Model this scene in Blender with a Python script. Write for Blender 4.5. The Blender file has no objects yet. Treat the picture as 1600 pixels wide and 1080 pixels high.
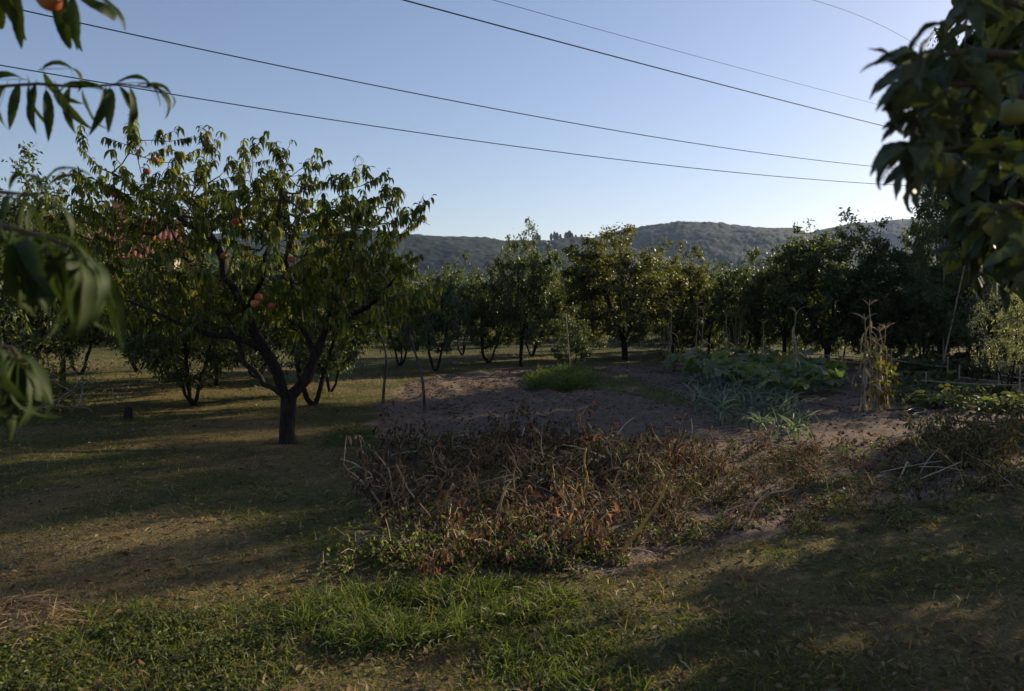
import bpy, math
import numpy as np
from mathutils import Vector, Matrix
R = math.radians
C = bpy.context.scene.collection
scn = bpy.context.scene

# ------------------------------------------------------------------ camera
FP, CX, CY, HOR, CAMH = 1209.0, 800.0, 540.0, 475.0, 1.65
PITCH = math.atan((CY - HOR) / FP)
cam = bpy.data.cameras.new('camera'); camo = bpy.data.objects.new('camera', cam); C.objects.link(camo)
camo.location = (0, 0, CAMH); camo.rotation_euler = (math.pi / 2 - PITCH, 0, 0)
cam.sensor_width = 36; cam.lens = 36 * FP / 1600.0
cam.clip_start = 0.05; cam.clip_end = 9000
cam.dof.use_dof = True; cam.dof.focus_distance = 9.0; cam.dof.aperture_fstop = 3.8
scn.camera = camo
# ------------------------------------------------------------------ sky, sun, exposure
SUN_AZ, SUN_EL = R(54), R(20)
world = bpy.data.worlds.new('World'); scn.world = world; world.use_nodes = True
wn = world.node_tree.nodes; wl = world.node_tree.links; wn.clear()
sky = wn.new('ShaderNodeTexSky'); sky.sky_type = 'NISHITA'; sky.sun_disc = False
sky.sun_elevation = SUN_EL; sky.sun_rotation = SUN_AZ
sky.air_density = 1.0; sky.dust_density = 0.55; sky.ozone_density = 3.0; sky.altitude = 100
bg = wn.new('ShaderNodeBackground'); bg.inputs[1].default_value = 0.082
wo = wn.new('ShaderNodeOutputWorld'); wb = wn.new('ShaderNodeVectorMath'); wb.operation = 'MULTIPLY'; wb.inputs[1].default_value = (1.2, 1.0, .96)   # the camera's white balance
wl.new(sky.outputs[0], wb.inputs[0]); wl.new(wb.outputs[0], bg.inputs[0]); wl.new(bg.outputs[0], wo.inputs[0])
sd = Vector((math.sin(SUN_AZ) * math.cos(SUN_EL), math.cos(SUN_AZ) * math.cos(SUN_EL), math.sin(SUN_EL)))
sl = bpy.data.lights.new('sun', 'SUN'); sl.energy = 5.0; sl.angle = R(0.6); sl.color = (1.0, 0.84, 0.60)
so = bpy.data.objects.new('sun', sl); C.objects.link(so); so.rotation_euler = sd.to_track_quat('Z', 'Y').to_euler()
so.location = (40, 30, 40)
vs = scn.view_settings
scn.display_settings.display_device = 'sRGB'
vs.view_transform = 'Standard'; vs.look = 'None'; vs.gamma = 1; vs.exposure = 0.8; vs.use_curve_mapping = False
scn.cycles.max_bounces = 6; scn.cycles.diffuse_bounces = 3; scn.cycles.glossy_bounces = 2
scn.cycles.transmission_bounces = 4; scn.cycles.transparent_max_bounces = 6; scn.cycles.volume_bounces = 0
scn.cycles.use_denoising = True

# ------------------------------------------------------------------ helpers
Z = np.array([0, 0, 1.0])
def nrm(v):
    return v / np.maximum(np.linalg.norm(v, axis=-1, keepdims=True), 1e-9)
cp, sp = math.cos(PITCH), math.sin(PITCH)
def ray(px, py):
    u, v = (px - CX) / FP, (CY - py) / FP
    return np.array([u, cp + v * sp, -sp + v * cp])
def at(px, py, Y):
    d = ray(px, py); return d * (Y / d[1]) + np.array([0, 0, CAMH])
def G(px, py):
    d = ray(px, py); t = -CAMH / d[2]; return d * t + np.array([0, 0, CAMH])

_perm = np.random.RandomState(5).rand(256, 256)
def vnoise(x, y):
    xi = np.floor(x).astype(int); yi = np.floor(y).astype(int)
    fx = x - xi; fy = y - yi; fx = fx * fx * (3 - 2 * fx); fy = fy * fy * (3 - 2 * fy)
    a = _perm[xi % 256, yi % 256]; b = _perm[(xi + 1) % 256, yi % 256]
    c = _perm[xi % 256, (yi + 1) % 256]; d = _perm[(xi + 1) % 256, (yi + 1) % 256]
    return (a * (1 - fx) + b * fx) * (1 - fy) + (c * (1 - fx) + d * fx) * fy
def fbm(x, y, o=4):
    s = 0; a = 0.5; t = 0
    for i in range(o):
        s = s + a * vnoise(x * 2 ** i + 17.3 * i, y * 2 ** i + 9.1 * i); t += a; a *= 0.5
    return s / t
def inpoly(x, y, poly):
    r = np.zeros(np.shape(x), bool); n = len(poly); j = n - 1
    for i in range(n):
        xi, yi = poly[i]; xj, yj = poly[j]
        c = ((yi > y) != (yj > y)) & (x < (xj - xi) * (y - yi) / (yj - yi + 1e-12) + xi)
        r ^= c; j = i
    return r
def sstep(a, b, x):
    t = np.clip((x - a) / (b - a), 0, 1); return t * t * (3 - 2 * t)

class MB:
    def __init__(s): s.v = []; s.q = []; s.t = []; s.c = []; s.n = 0
    def add(s, V, Q=None, T=None, col=None):
        V = np.asarray(V, float).reshape(-1, 3); s.v.append(V)
        if Q is not None and len(Q): s.q.append(np.asarray(Q, int).reshape(-1, 4) + s.n)
        if T is not None and len(T): s.t.append(np.asarray(T, int).reshape(-1, 3) + s.n)
        if col is None: col = (1, 1, 1)
        col = np.asarray(col, float)
        s.c.append(np.broadcast_to(col, (len(V), 3)))
        s.n += len(V)
    def mesh(s, name, mat, smooth=True):
        me = bpy.data.meshes.new(name)
        V = np.concatenate(s.v) if s.v else np.zeros((0, 3))
        q = np.concatenate(s.q) if s.q else np.zeros((0, 4), int)
        t = np.concatenate(s.t) if s.t else np.zeros((0, 3), int)
        me.vertices.add(len(V)); me.vertices.foreach_set('co', V.astype(np.float32).ravel())
        me.loops.add(4 * len(q) + 3 * len(t)); me.polygons.add(len(q) + len(t))
        me.loops.foreach_set('vertex_index', np.concatenate([q.ravel(), t.ravel()]).astype(np.int32))
        ls = np.concatenate([np.arange(len(q)) * 4, 4 * len(q) + np.arange(len(t)) * 3]).astype(np.int32)
        me.polygons.foreach_set('loop_start', ls)
        me.polygons.foreach_set('use_smooth', np.full(len(ls), smooth))
        me.update(calc_edges=True)
        ca = me.color_attributes.new('Col', 'FLOAT_COLOR', 'POINT')
        c = np.concatenate(s.c) if s.c else np.zeros((0, 3))
        ca.data.foreach_set('color', np.concatenate([c, np.ones((len(c), 1))], 1).astype(np.float32).ravel())
        if mat: me.materials.append(mat)
        return me
    def build(s, name, mat, parent=None, smooth=True):
        return link(name, s.mesh(name, mat, smooth), parent)

def link(name, me, parent=None):
    o = bpy.data.objects.new(name, me); C.objects.link(o)
    if parent is not None: o.parent = parent
    return o
def tag(o, label, cat, group=None):
    o['label'] = label; o['category'] = cat
    if group: o['group'] = group
    return o
def thing(name, label, cat, loc=(0, 0, 0), rz=0.0, group=None, scale=1.0):
    o = bpy.data.objects.new(name, None); C.objects.link(o)
    o.empty_display_size = 0.1
    o.location = [float(a) for a in loc]; o.rotation_euler = (0, 0, rz)
    o.scale = (scale,) * 3 if np.isscalar(scale) else scale
    return tag(o, label, cat, group)
def stuff(o, label, cat=None):
    o['kind'] = 'stuff'
    if cat: o['label'] = label; o['category'] = cat
    return o
def struct(o): o['kind'] = 'structure'; return o

def tube(mb, pts, rad, sides=5, col=(1, 1, 1), cap=False):
    pts = np.asarray(pts, float); n = len(pts); rad = np.broadcast_to(np.asarray(rad, float), (n,))
    tan = np.gradient(pts, axis=0); tan = nrm(tan)
    ref = np.array([0.31, 0.17, 0.93]) if abs(tan[0][2]) < 0.8 else np.array([0.93, 0.3, 0.1])
    S = nrm(np.cross(tan, ref)); B = np.cross(tan, S)
    a = np.arange(sides) * 2 * math.pi / sides
    V = pts[:, None] + rad[:, None, None] * (np.cos(a)[None, :, None] * S[:, None] + np.sin(a)[None, :, None] * B[:, None])
    i = np.arange(n - 1)[:, None] * sides; k = np.arange(sides)[None]; k2 = (k + 1) % sides
    Q = np.stack([i + k, i + k2, i + sides + k2, i + sides + k], -1).reshape(-1, 4)
    T = None; V = V.reshape(-1, 3)
    if cap:
        V = np.concatenate([V, pts[-1:]]); m = len(V) - 1; b = (n - 1) * sides
        T = [[b + j, b + (j + 1) % sides, m] for j in range(sides)]
    mb.add(V, Q, T, col)

def strips(mb, P, D, L, W, droop, rng, K=2, col=None, twist=0.7, prof=None, fold=0.0, side=None):
    """many leaves at once: a strip along D that sags towards the ground"""
    P = np.asarray(P, float); n = len(P); D = nrm(np.asarray(D, float))
    L = np.broadcast_to(np.asarray(L, float), (n,)); W = np.broadcast_to(np.asarray(W, float), (n,))
    droop = np.broadcast_to(np.asarray(droop, float), (n,))
    if side is None: side = np.cross(D, Z) + twist * rng.normal(size=(n, 3)) + 1e-4
    if prof is None: prof = {1: [.7, 0], 2: [.35, 1, 0], 3: [.25, 1, .75, 0], 4: [.2, .9, 1, .6, 0], 5: [.2, .8, 1, .85, .5, 0], 6: [.3, .8, 1, .95, .75, .4, 0]}[K]
    wide = 3 if fold else 2
    rows = []; c = P.copy(); d = D.copy()
    for k in range(K + 1):
        S = nrm(side - d * np.sum(side * d, -1, keepdims=True)); w = (prof[k] * W / 2)[:, None]
        if k == K: rows.append(c[:, None])
        elif fold:
            N = np.cross(S, d); rows.append(np.stack([c - S * w + N * w * fold, c, c + S * w + N * w * fold], 1))
        else: rows.append(np.stack([c - S * w, c + S * w], 1))
        d = nrm(d - (droop / K)[:, None] * Z); c = c + d * (L / K)[:, None]
    V = np.concatenate(rows, 1); m = V.shape[1]; base = (np.arange(n) * m)[:, None]
    Q = []; T = []
    for k in range(K - 1):
        for j in range(wide - 1):
            a = k * wide + j; Q.append(base + np.array([[a, a + 1, a + wide + 1, a + wide]]))
    a = (K - 1) * wide
    for j in range(wide - 1): T.append(base + np.array([[a + j, a + j + 1, m - 1]]))
    Q = np.concatenate(Q, 0) if Q else None; T = np.concatenate(T, 0)
    if col is None: col = np.ones((n, 3))
    col = np.broadcast_to(np.asarray(col, float), (n, 3))
    mb.add(V.reshape(-1, 3), Q, T, np.repeat(col, m, 0))

def rnddir(rng, n, zlo=-1, zhi=1):
    z = rng.uniform(zlo, zhi, n); a = rng.uniform(0, 2 * math.pi, n); r = np.sqrt(np.maximum(0, 1 - z * z))
    return np.stack([r * np.cos(a), r * np.sin(a), z], -1)
def mixcol(rng, n, cols, wts, jit=0.18):
    cols = np.asarray(cols); k = rng.choice(len(cols), n, p=np.asarray(wts) / np.sum(wts))
    return np.clip(cols[k] * (1 + jit * rng.normal(size=(n, 1))), 0.004, 1)

# ------------------------------------------------------------------ materials
def newmat(name):
    m = bpy.data.materials.new(name); m.use_nodes = True; nt = m.node_tree; nt.nodes.clear()
    return m, nt, nt.nodes.new('ShaderNodeOutputMaterial')
def leafmat(name, trans=0.4, rough=0.45, spec=0.4, var=0.25, tint=(1.25, 1.3, 0.45)):
    m, nt, out = newmat(name); N = nt.nodes.new; Lk = nt.links.new
    at_ = N('ShaderNodeAttribute'); at_.attribute_name = 'Col'
    oi = N('ShaderNodeObjectInfo'); mr = N('ShaderNodeMapRange'); mr.inputs[3].default_value = 1 - var; mr.inputs[4].default_value = 1 + var
    Lk(oi.outputs['Random'], mr.inputs[0])
    ns = N('ShaderNodeTexNoise'); ns.inputs['Scale'].default_value = 40; tc = N('ShaderNodeTexCoord'); Lk(tc.outputs['Object'], ns.inputs['Vector'])
    m2 = N('ShaderNodeMapRange'); m2.inputs[1].default_value = .3; m2.inputs[2].default_value = .7; m2.inputs[3].default_value = .75; m2.inputs[4].default_value = 1.2
    Lk(ns.outputs[0], m2.inputs[0])
    mm = N('ShaderNodeMath'); mm.operation = 'MULTIPLY'; Lk(mr.outputs[0], mm.inputs[0]); Lk(m2.outputs[0], mm.inputs[1])
    sc = N('ShaderNodeVectorMath'); sc.operation = 'SCALE'; Lk(at_.outputs['Color'], sc.inputs[0]); Lk(mm.outputs[0], sc.inputs['Scale'])
    pb = N('ShaderNodeBsdfPrincipled'); pb.inputs['Roughness'].default_value = rough; pb.inputs['Specular IOR Level'].default_value = spec
    Lk(sc.outputs[0], pb.inputs['Base Color'])
    tm = N('ShaderNodeVectorMath'); tm.operation = 'MULTIPLY'; tm.inputs[1].default_value = tint; Lk(sc.outputs[0], tm.inputs[0])
    tr = N('ShaderNodeBsdfTranslucent'); Lk(tm.outputs[0], tr.inputs[0])
    mx = N('ShaderNodeMixShader'); mx.inputs[0].default_value = trans
    Lk(pb.outputs[0], mx.inputs[1]); Lk(tr.outputs[0], mx.inputs[2]); Lk(mx.outputs[0], out.inputs[0])
    return m
def barkmat(name, a, b, scale=30, bump=0.6):
    m, nt, out = newmat(name); N = nt.nodes.new; Lk = nt.links.new
    tc = N('ShaderNodeTexCoord'); mp = N('ShaderNodeMapping'); mp.inputs['Scale'].default_value = (1, 1, .3); Lk(tc.outputs['Object'], mp.inputs[0])
    ns = N('ShaderNodeTexNoise'); ns.inputs['Scale'].default_value = scale; ns.inputs['Detail'].default_value = 6; Lk(mp.outputs[0], ns.inputs['Vector'])
    cr = N('ShaderNodeValToRGB'); cr.color_ramp.elements[0].position = .35; cr.color_ramp.elements[1].position = .7
    cr.color_ramp.elements[0].color = (*a, 1); cr.color_ramp.elements[1].color = (*b, 1); Lk(ns.outputs[0], cr.inputs[0])
    pb = N('ShaderNodeBsdfPrincipled'); pb.inputs['Roughness'].default_value = .85; pb.inputs['Specular IOR Level'].default_value = .2
    Lk(cr.outputs[0], pb.inputs['Base Color'])
    bp = N('ShaderNodeBump'); bp.inputs['Strength'].default_value = bump; bp.inputs['Distance'].default_value = .02
    Lk(ns.outputs[0], bp.inputs['Height']); Lk(bp.outputs[0], pb.inputs['Normal']); Lk(pb.outputs[0], out.inputs[0])
    return m
def plainmat(name, col, rough=.7, nscale=20, namp=.25, spec=.3):
    m, nt, out = newmat(name); N = nt.nodes.new; Lk = nt.links.new
    tc = N('ShaderNodeTexCoord'); ns = N('ShaderNodeTexNoise'); ns.inputs['Scale'].default_value = nscale; ns.inputs['Detail'].default_value = 5
    Lk(tc.outputs['Object'], ns.inputs['Vector'])
    mr = N('ShaderNodeMapRange'); mr.inputs[1].default_value = .3; mr.inputs[2].default_value = .7; mr.inputs[3].default_value = 1 - namp; mr.inputs[4].default_value = 1 + namp
    Lk(ns.outputs[0], mr.inputs[0])
    at_ = N('ShaderNodeAttribute'); at_.attribute_name = 'Col'
    sc = N('ShaderNodeVectorMath'); sc.operation = 'MULTIPLY'; sc.inputs[0].default_value = col; Lk(at_.outputs['Color'], sc.inputs[1])
    s2 = N('ShaderNodeVectorMath'); s2.operation = 'SCALE'; Lk(sc.outputs[0], s2.inputs[0]); Lk(mr.outputs[0], s2.inputs['Scale'])
    pb = N('ShaderNodeBsdfPrincipled'); pb.inputs['Roughness'].default_value = rough; pb.inputs['Specular IOR Level'].default_value = spec
    Lk(s2.outputs[0], pb.inputs['Base Color'])
    bp = N('ShaderNodeBump'); bp.inputs['Strength'].default_value = .3; bp.inputs['Distance'].default_value = .01
    Lk(ns.outputs[0], bp.inputs['Height']); Lk(bp.outputs[0], pb.inputs['Normal']); Lk(pb.outputs[0], out.inputs[0])
    return m
M_leaf = leafmat('leaf', trans=.5, rough=.6, spec=.25)
M_far = leafmat('leaf_small', trans=.42, rough=.5, spec=.45, var=.12)
M_near = leafmat('leaf_near', trans=.25, rough=.6, spec=.14, var=.2)
M_apple = leafmat('leaf_apple', trans=.12, rough=.55, spec=.25, var=.2)
M_dry = leafmat('dry_leaf', trans=.3, rough=.8, spec=.15, var=.2, tint=(1.2, 1.0, .7))
M_grass = leafmat('grass_blade', trans=.45, rough=.55, spec=.3, var=0, tint=(1.2, 1.25, .5))
M_bark = barkmat('bark', (.009, .007, .006), (.034, .026, .021))
M_bark2 = barkmat('bark_grey', (.03, .027, .022), (.12, .11, .095), 22)
M_twig = plainmat('twig', (.07, .05, .035), .8)
M_straw = plainmat('dry_stalk', (.40, .32, .21), .75, 12, .35)
M_cable = plainmat('cable', (.015, .015, .016), .6, 5, .1)
M_hose = plainmat('hose_rubber', (.05, .05, .05), .45, 8, .2)
M_pole = plainmat('weathered_pole', (.26, .215, .165), .8, 14, .35)

# ------------------------------------------------------------------ the ground
SOIL = [tuple(G(*p)[:2]) for p in [(590, 715), (592, 660), (612, 620), (640, 598), (700, 586), (790, 578), (880, 573), (1010, 570), (1180, 566), (1420, 572), (1700, 590),
                                   (1750, 760), (1480, 775), (1330, 800), (1230, 835), (1080, 868), (930, 895), (700, 905), (600, 860), (575, 760)]]
GSTRIP = [tuple(G(*p)[:2]) for p in [(822, 606), (830, 586), (900, 578), (950, 580), (1010, 598), (1075, 622), (1070, 636), (1010, 622), (930, 606), (900, 612)]]
def soilmask(x, y, j=1.0):
    return inpoly(x + j * .5 * (fbm(x * 2, y * 2) - .5) + .25 * (vnoise(x * 9, y * 9) - .5), y + j * .8 * (fbm(x * 2 + 50, y * 2) - .5), SOIL)
def height(x, y):
    x = np.asarray(x, float); y = np.asarray(y, float)
    h = 0.10 * (fbm(x * .25 + 3, y * .25 + 7, 3) - .5) + .05 * (fbm(x * 1.3, y * 1.3, 3) - .5)
    near = sstep(30, 18, y)
    s = inpoly(x, y, SOIL)
    u = x + .24 * (y - 12)                        # furrows run away from the camera, a little to the left
    fur = .016 * np.sin((u + .15 * fbm(x * .8, y * .8, 2)) * 2 * math.pi / .62) * sstep(9, 10, y) * fbm(x * .7 + 9, y * .7, 2) * 2 + .03 * (fbm(x * 5, y * 5, 4) - .5) + .035 * (fbm(x * 14, y * 14, 2) - .5)
    return near * h * np.where(s, .2, 1) + np.where(s, fur * near - .01, 0)
def axis(lo, hi, f0, f1, step, grow=1.18):
    a = list(np.arange(f0, f1, step)); s = step
    while a[-1] < hi: s *= grow; a.append(a[-1] + s)
    s = step; b = [a[0]]
    while b[-1] > lo: s *= grow; b.append(b[-1] - s)
    return np.array(b[1:][::-1] + a)
gx = axis(-3500, 3500, -9, 10, .07); gy = axis(-600, 5000, 2.2, 17, .065)
X, Y = np.meshgrid(gx, gy, indexing='ij'); Hh = height(X, Y)
nx, ny = X.shape
soil = soilmask(X, Y).astype(float); soil[1:-1, 1:-1] = (soil[1:-1, 1:-1] * 2 + soil[2:, 1:-1] + soil[:-2, 1:-1] + soil[1:-1, 2:] + soil[1:-1, :-2]) / 6
dryn = fbm(X * .55 + 11, Y * 1.1 + 4, 4)
def lawn_green(x, y):                              # 0 dry and bare .. 1 lush
    g = sstep(.34, .62, fbm(x * .8 + 30, y * 1.3 + 12, 4))
    g = g * .75
    for (px, py, rx, ry, a) in [(640, 955, 1.1, .5, 1), (150, 1030, 1.5, .5, .8), (545, 678, .5, .6, .8), (870, 1050, .6, .4, .7), (1050, 930, .9, .25, .5), (300, 950, .9, .25, .35), (1350, 1040, 1, .4, .3)]:
        p = G(px, py); g = np.maximum(g, a * np.exp(-(((x - p[0]) / rx) ** 2 + ((y - p[1]) / ry) ** 2)))
    return g
gg = lawn_green(X, Y)
colr = np.zeros((nx, ny, 3))
dry = np.array([.145, .108, .05]); grn = np.array([.07, .075, .024]); so_c = np.array([.16, .118, .092])
colr[:] = dry; colr = colr * (1 - gg[..., None]) + grn * gg[..., None]
colr *= (.75 + .5 * dryn[..., None])
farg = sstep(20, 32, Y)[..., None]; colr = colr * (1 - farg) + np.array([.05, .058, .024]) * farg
colr = colr * (1 - soil[..., None]) + so_c * soil[..., None] * (.75 + .5 * fbm(X * 1.5, Y * 1.5)[..., None])
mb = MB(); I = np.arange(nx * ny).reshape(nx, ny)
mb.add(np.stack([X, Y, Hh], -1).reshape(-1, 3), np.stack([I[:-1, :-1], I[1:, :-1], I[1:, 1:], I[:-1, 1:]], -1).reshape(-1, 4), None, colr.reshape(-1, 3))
m, nt, out = newmat('earth'); N = nt.nodes.new; Lk = nt.links.new
at_ = N('ShaderNodeAttribute'); at_.attribute_name = 'Col'; tc = N('ShaderNodeTexCoord')
n1 = N('ShaderNodeTexNoise'); n1.inputs['Scale'].default_value = 9; n1.inputs['Detail'].default_value = 9; n1.inputs['Roughness'].default_value = .7; Lk(tc.outputs['Object'], n1.inputs['Vector'])
n2 = N('ShaderNodeTexNoise'); n2.inputs['Scale'].default_value = 60; n2.inputs['Detail'].default_value = 6; Lk(tc.outputs['Object'], n2.inputs['Vector'])
ad = N('ShaderNodeMath'); ad.operation = 'ADD'; Lk(n1.outputs[0], ad.inputs[0]); Lk(n2.outputs[0], ad.inputs[1])
mr = N('ShaderNodeMapRange'); mr.inputs[1].default_value = .7; mr.inputs[2].default_value = 1.3; mr.inputs[3].default_value = .5; mr.inputs[4].default_value = 1.5; Lk(ad.outputs[0], mr.inputs[0])
sc = N('ShaderNodeVectorMath'); sc.operation = 'SCALE'; Lk(at_.outputs['Color'], sc.inputs[0]); Lk(mr.outputs[0], sc.inputs['Scale'])
pb = N('ShaderNodeBsdfPrincipled'); pb.inputs['Roughness'].default_value = .95; pb.inputs['Specular IOR Level'].default_value = .1; Lk(sc.outputs[0], pb.inputs['Base Color'])
bp = N('ShaderNodeBump'); bp.inputs['Strength'].default_value = .8; bp.inputs['Distance'].default_value = .03; Lk(ad.outputs[0], bp.inputs['Height']); Lk(bp.outputs[0], pb.inputs['Normal'])
Lk(pb.outputs[0], out.inputs[0])
struct(mb.build('ground', m))
def gz(x, y): return float(height(np.array([x]), np.array([y]))[0])
def GP(px, py):
    p = G(px, py); return np.array([p[0], p[1], gz(p[0], p[1])])

# ------------------------------------------------------------------ the hills
def hills():
    # profile of the ridge in picture terms, turned into true bearings and heights
    def ridge(name, prof, dist, depth, seed, tone, bump):
        px = np.array([p[0] for p in prof], float); py = np.array([p[1] for p in prof], float)
        th = np.arctan((px - CX) / FP); el = (HOR - py) / FP * np.cos(th)
        ths = np.linspace(th[0], th[-1], 620); r = np.linspace(-depth, depth * .3, 130) + dist
        T, Rr = np.meshgrid(ths, r, indexing='ij')
        top = np.interp(T, th, el) * dist + CAMH
        k = np.where(Rr < dist, sstep(dist - depth, dist, Rr) ** .8, 1 - .5 * sstep(dist, dist + depth * .3, Rr))
        x = np.sin(T) * Rr; y = np.cos(T) * Rr
        h = top * k + (fbm(x * .012 + seed, y * .012, 4) - .5) * 18 * k * sstep(dist, dist - depth * .3, Rr)
        crown = np.maximum(0, vnoise(x / 5.0 + seed, y / 5.0) - .3) * bump * .4 + vnoise(x / 2.5, y / 2.5) * bump * .25 + (fbm(x / 40, y / 40, 3) - .5) * bump
        h = h + crown * sstep(0.02, .3, k) - 1.5
        patch = fbm(x * .018 + seed * 3, y * .03, 4)
        c = np.stack([.006 + .022 * patch ** 2, .012 + .030 * patch ** 2, .012 + .018 * patch ** 2], -1) * (.8 + .4 * vnoise(x / 8 + 3, y / 8)[..., None]) * tone
        clear = sstep(.56, .68, fbm(x * .02 + seed, y * .05 + 8, 3))[..., None]
        c = c * (1 - .6 * clear) + np.array([.045, .046, .03]) * .6 * clear
        mb = MB(); n_, m_ = T.shape; I = np.arange(n_ * m_).reshape(n_, m_)
        mb.add(np.stack([x, y, h], -1).reshape(-1, 3), np.stack([I[:-1, :-1], I[1:, :-1], I[1:, 1:], I[:-1, 1:]], -1).reshape(-1, 4), None, c.reshape(-1, 3))
        struct(mb.build(name, plainmat(name + '_woods', (1, 1, 1), .9, .25, .15, .1)))
        return lambda pxx: (float(np.interp(np.arctan((pxx - CX) / FP), th, el)) * dist + CAMH)
    f = ridge('hill', [(-900, 420), (-200, 390), (200, 372), (450, 366), (560, 364), (640, 367), (700, 370), (750, 373), (790, 378), (900, 377), (960, 384), (1050, 410), (1150, 430), (1300, 440)], 900, 380, 3.0, 1.15, 5.5)
    ridge('hill', [(500, 455), (700, 425), (820, 395), (900, 380), (960, 368), (1000, 359), (1060, 350), (1110, 352), (1160, 357), (1230, 362), (1300, 375), (1400, 392), (1700, 420)], 1250, 520, 9.0, .9, 7.0)
    ridge('hill', [(1000, 430), (1200, 385), (1280, 362), (1340, 352), (1400, 347), (1450, 343), (1600, 345), (2000, 360), (2600, 400)], 1900, 700, 15.0, .8, 8.0)
    return f
ridge_h = hills()

# ------------------------------------------------------------------ trees
def skeleton(rng, limbs, att, step=.16, wig=.10, up=.35):
    nodes = []; par = []; chains = []
    for lp in limbs:
        lp = np.asarray(lp, float)
        seg = np.linalg.norm(np.diff(lp, axis=0), axis=1); cum = np.concatenate([[0], np.cumsum(seg)]); k = max(3, int(cum[-1] / step))
        s = np.linspace(0, cum[-1], k); pts = np.stack([np.interp(s, cum, lp[:, i]) for i in range(3)], 1)
        pts[1:-1] = (pts[:-2] + 2 * pts[1:-1] + pts[2:]) / 4
        pts[1:-1] += rng.normal(size=(k - 2, 3)) * wig * step * .5
        if not nodes: nodes.append(pts[0]); par.append(-1); pi = 0
        else: pi = int(np.argmin(np.linalg.norm(np.array(nodes) - pts[0], axis=1)))
        ch = [pi]
        for q in pts[1:]: nodes.append(q); par.append(ch[-1]); ch.append(len(nodes) - 1)
        chains.append((ch, True))
    A = np.array(nodes); d0 = np.array([np.min(np.linalg.norm(A - a, axis=1)) for a in att])
    tips = []; nd = np.zeros((20000, 3)); cnt = len(nodes); nd[:cnt] = A
    ok = np.ones(20000); zmin = 0.3
    for a in att[np.argsort(d0)]:
        v = a - nd[:cnt]; dist = np.linalg.norm(v, axis=1)
        cost = dist + up * np.maximum(0, -v[:, 2]) + 3 * (nd[:cnt, 2] < zmin * A[:, 2].max() * .5)
        pi = int(np.argmin(cost)); p0 = nd[pi].copy(); L = np.linalg.norm(a - p0)
        if L < .03: continue
        k = max(2, int(L / step) + 1); t = np.linspace(0, 1, k + 1)[1:, None]
        ctl = (p0 + a) / 2 + rng.normal(size=3) * L * .12 + np.array([0, 0, -.10 * L])
        pts = (1 - t) ** 2 * p0 + 2 * t * (1 - t) * ctl + t * t * a
        ch = [pi]
        for q in pts: nd[cnt] = q; par.append(ch[-1]); ch.append(cnt); cnt += 1
        chains.append((ch, False)); tips.append(cnt - 1)
    nd = nd[:cnt]; par = np.array(par)
    w = np.zeros(cnt); w[tips] = 1
    for ch, lm in chains:
        if lm: w[ch[-1]] += 1
    for i in range(cnt - 1, 0, -1): w[par[i]] += w[i]
    return nd, par, chains, tips, np.maximum(w, 1)
def radii(w, r0, rt):
    e = math.log(r0 / rt) / math.log(max(2, w.max())); return rt * w ** e
def ellip(rng, n, c, r, hollow=.55):
    """points through an ellipsoid, more of them near its surface"""
    d = rnddir(rng, n); s = rng.uniform(hollow ** 3, 1, n) ** (1 / 3.)
    return np.asarray(c) + d * s[:, None] * np.asarray(r)

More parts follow.
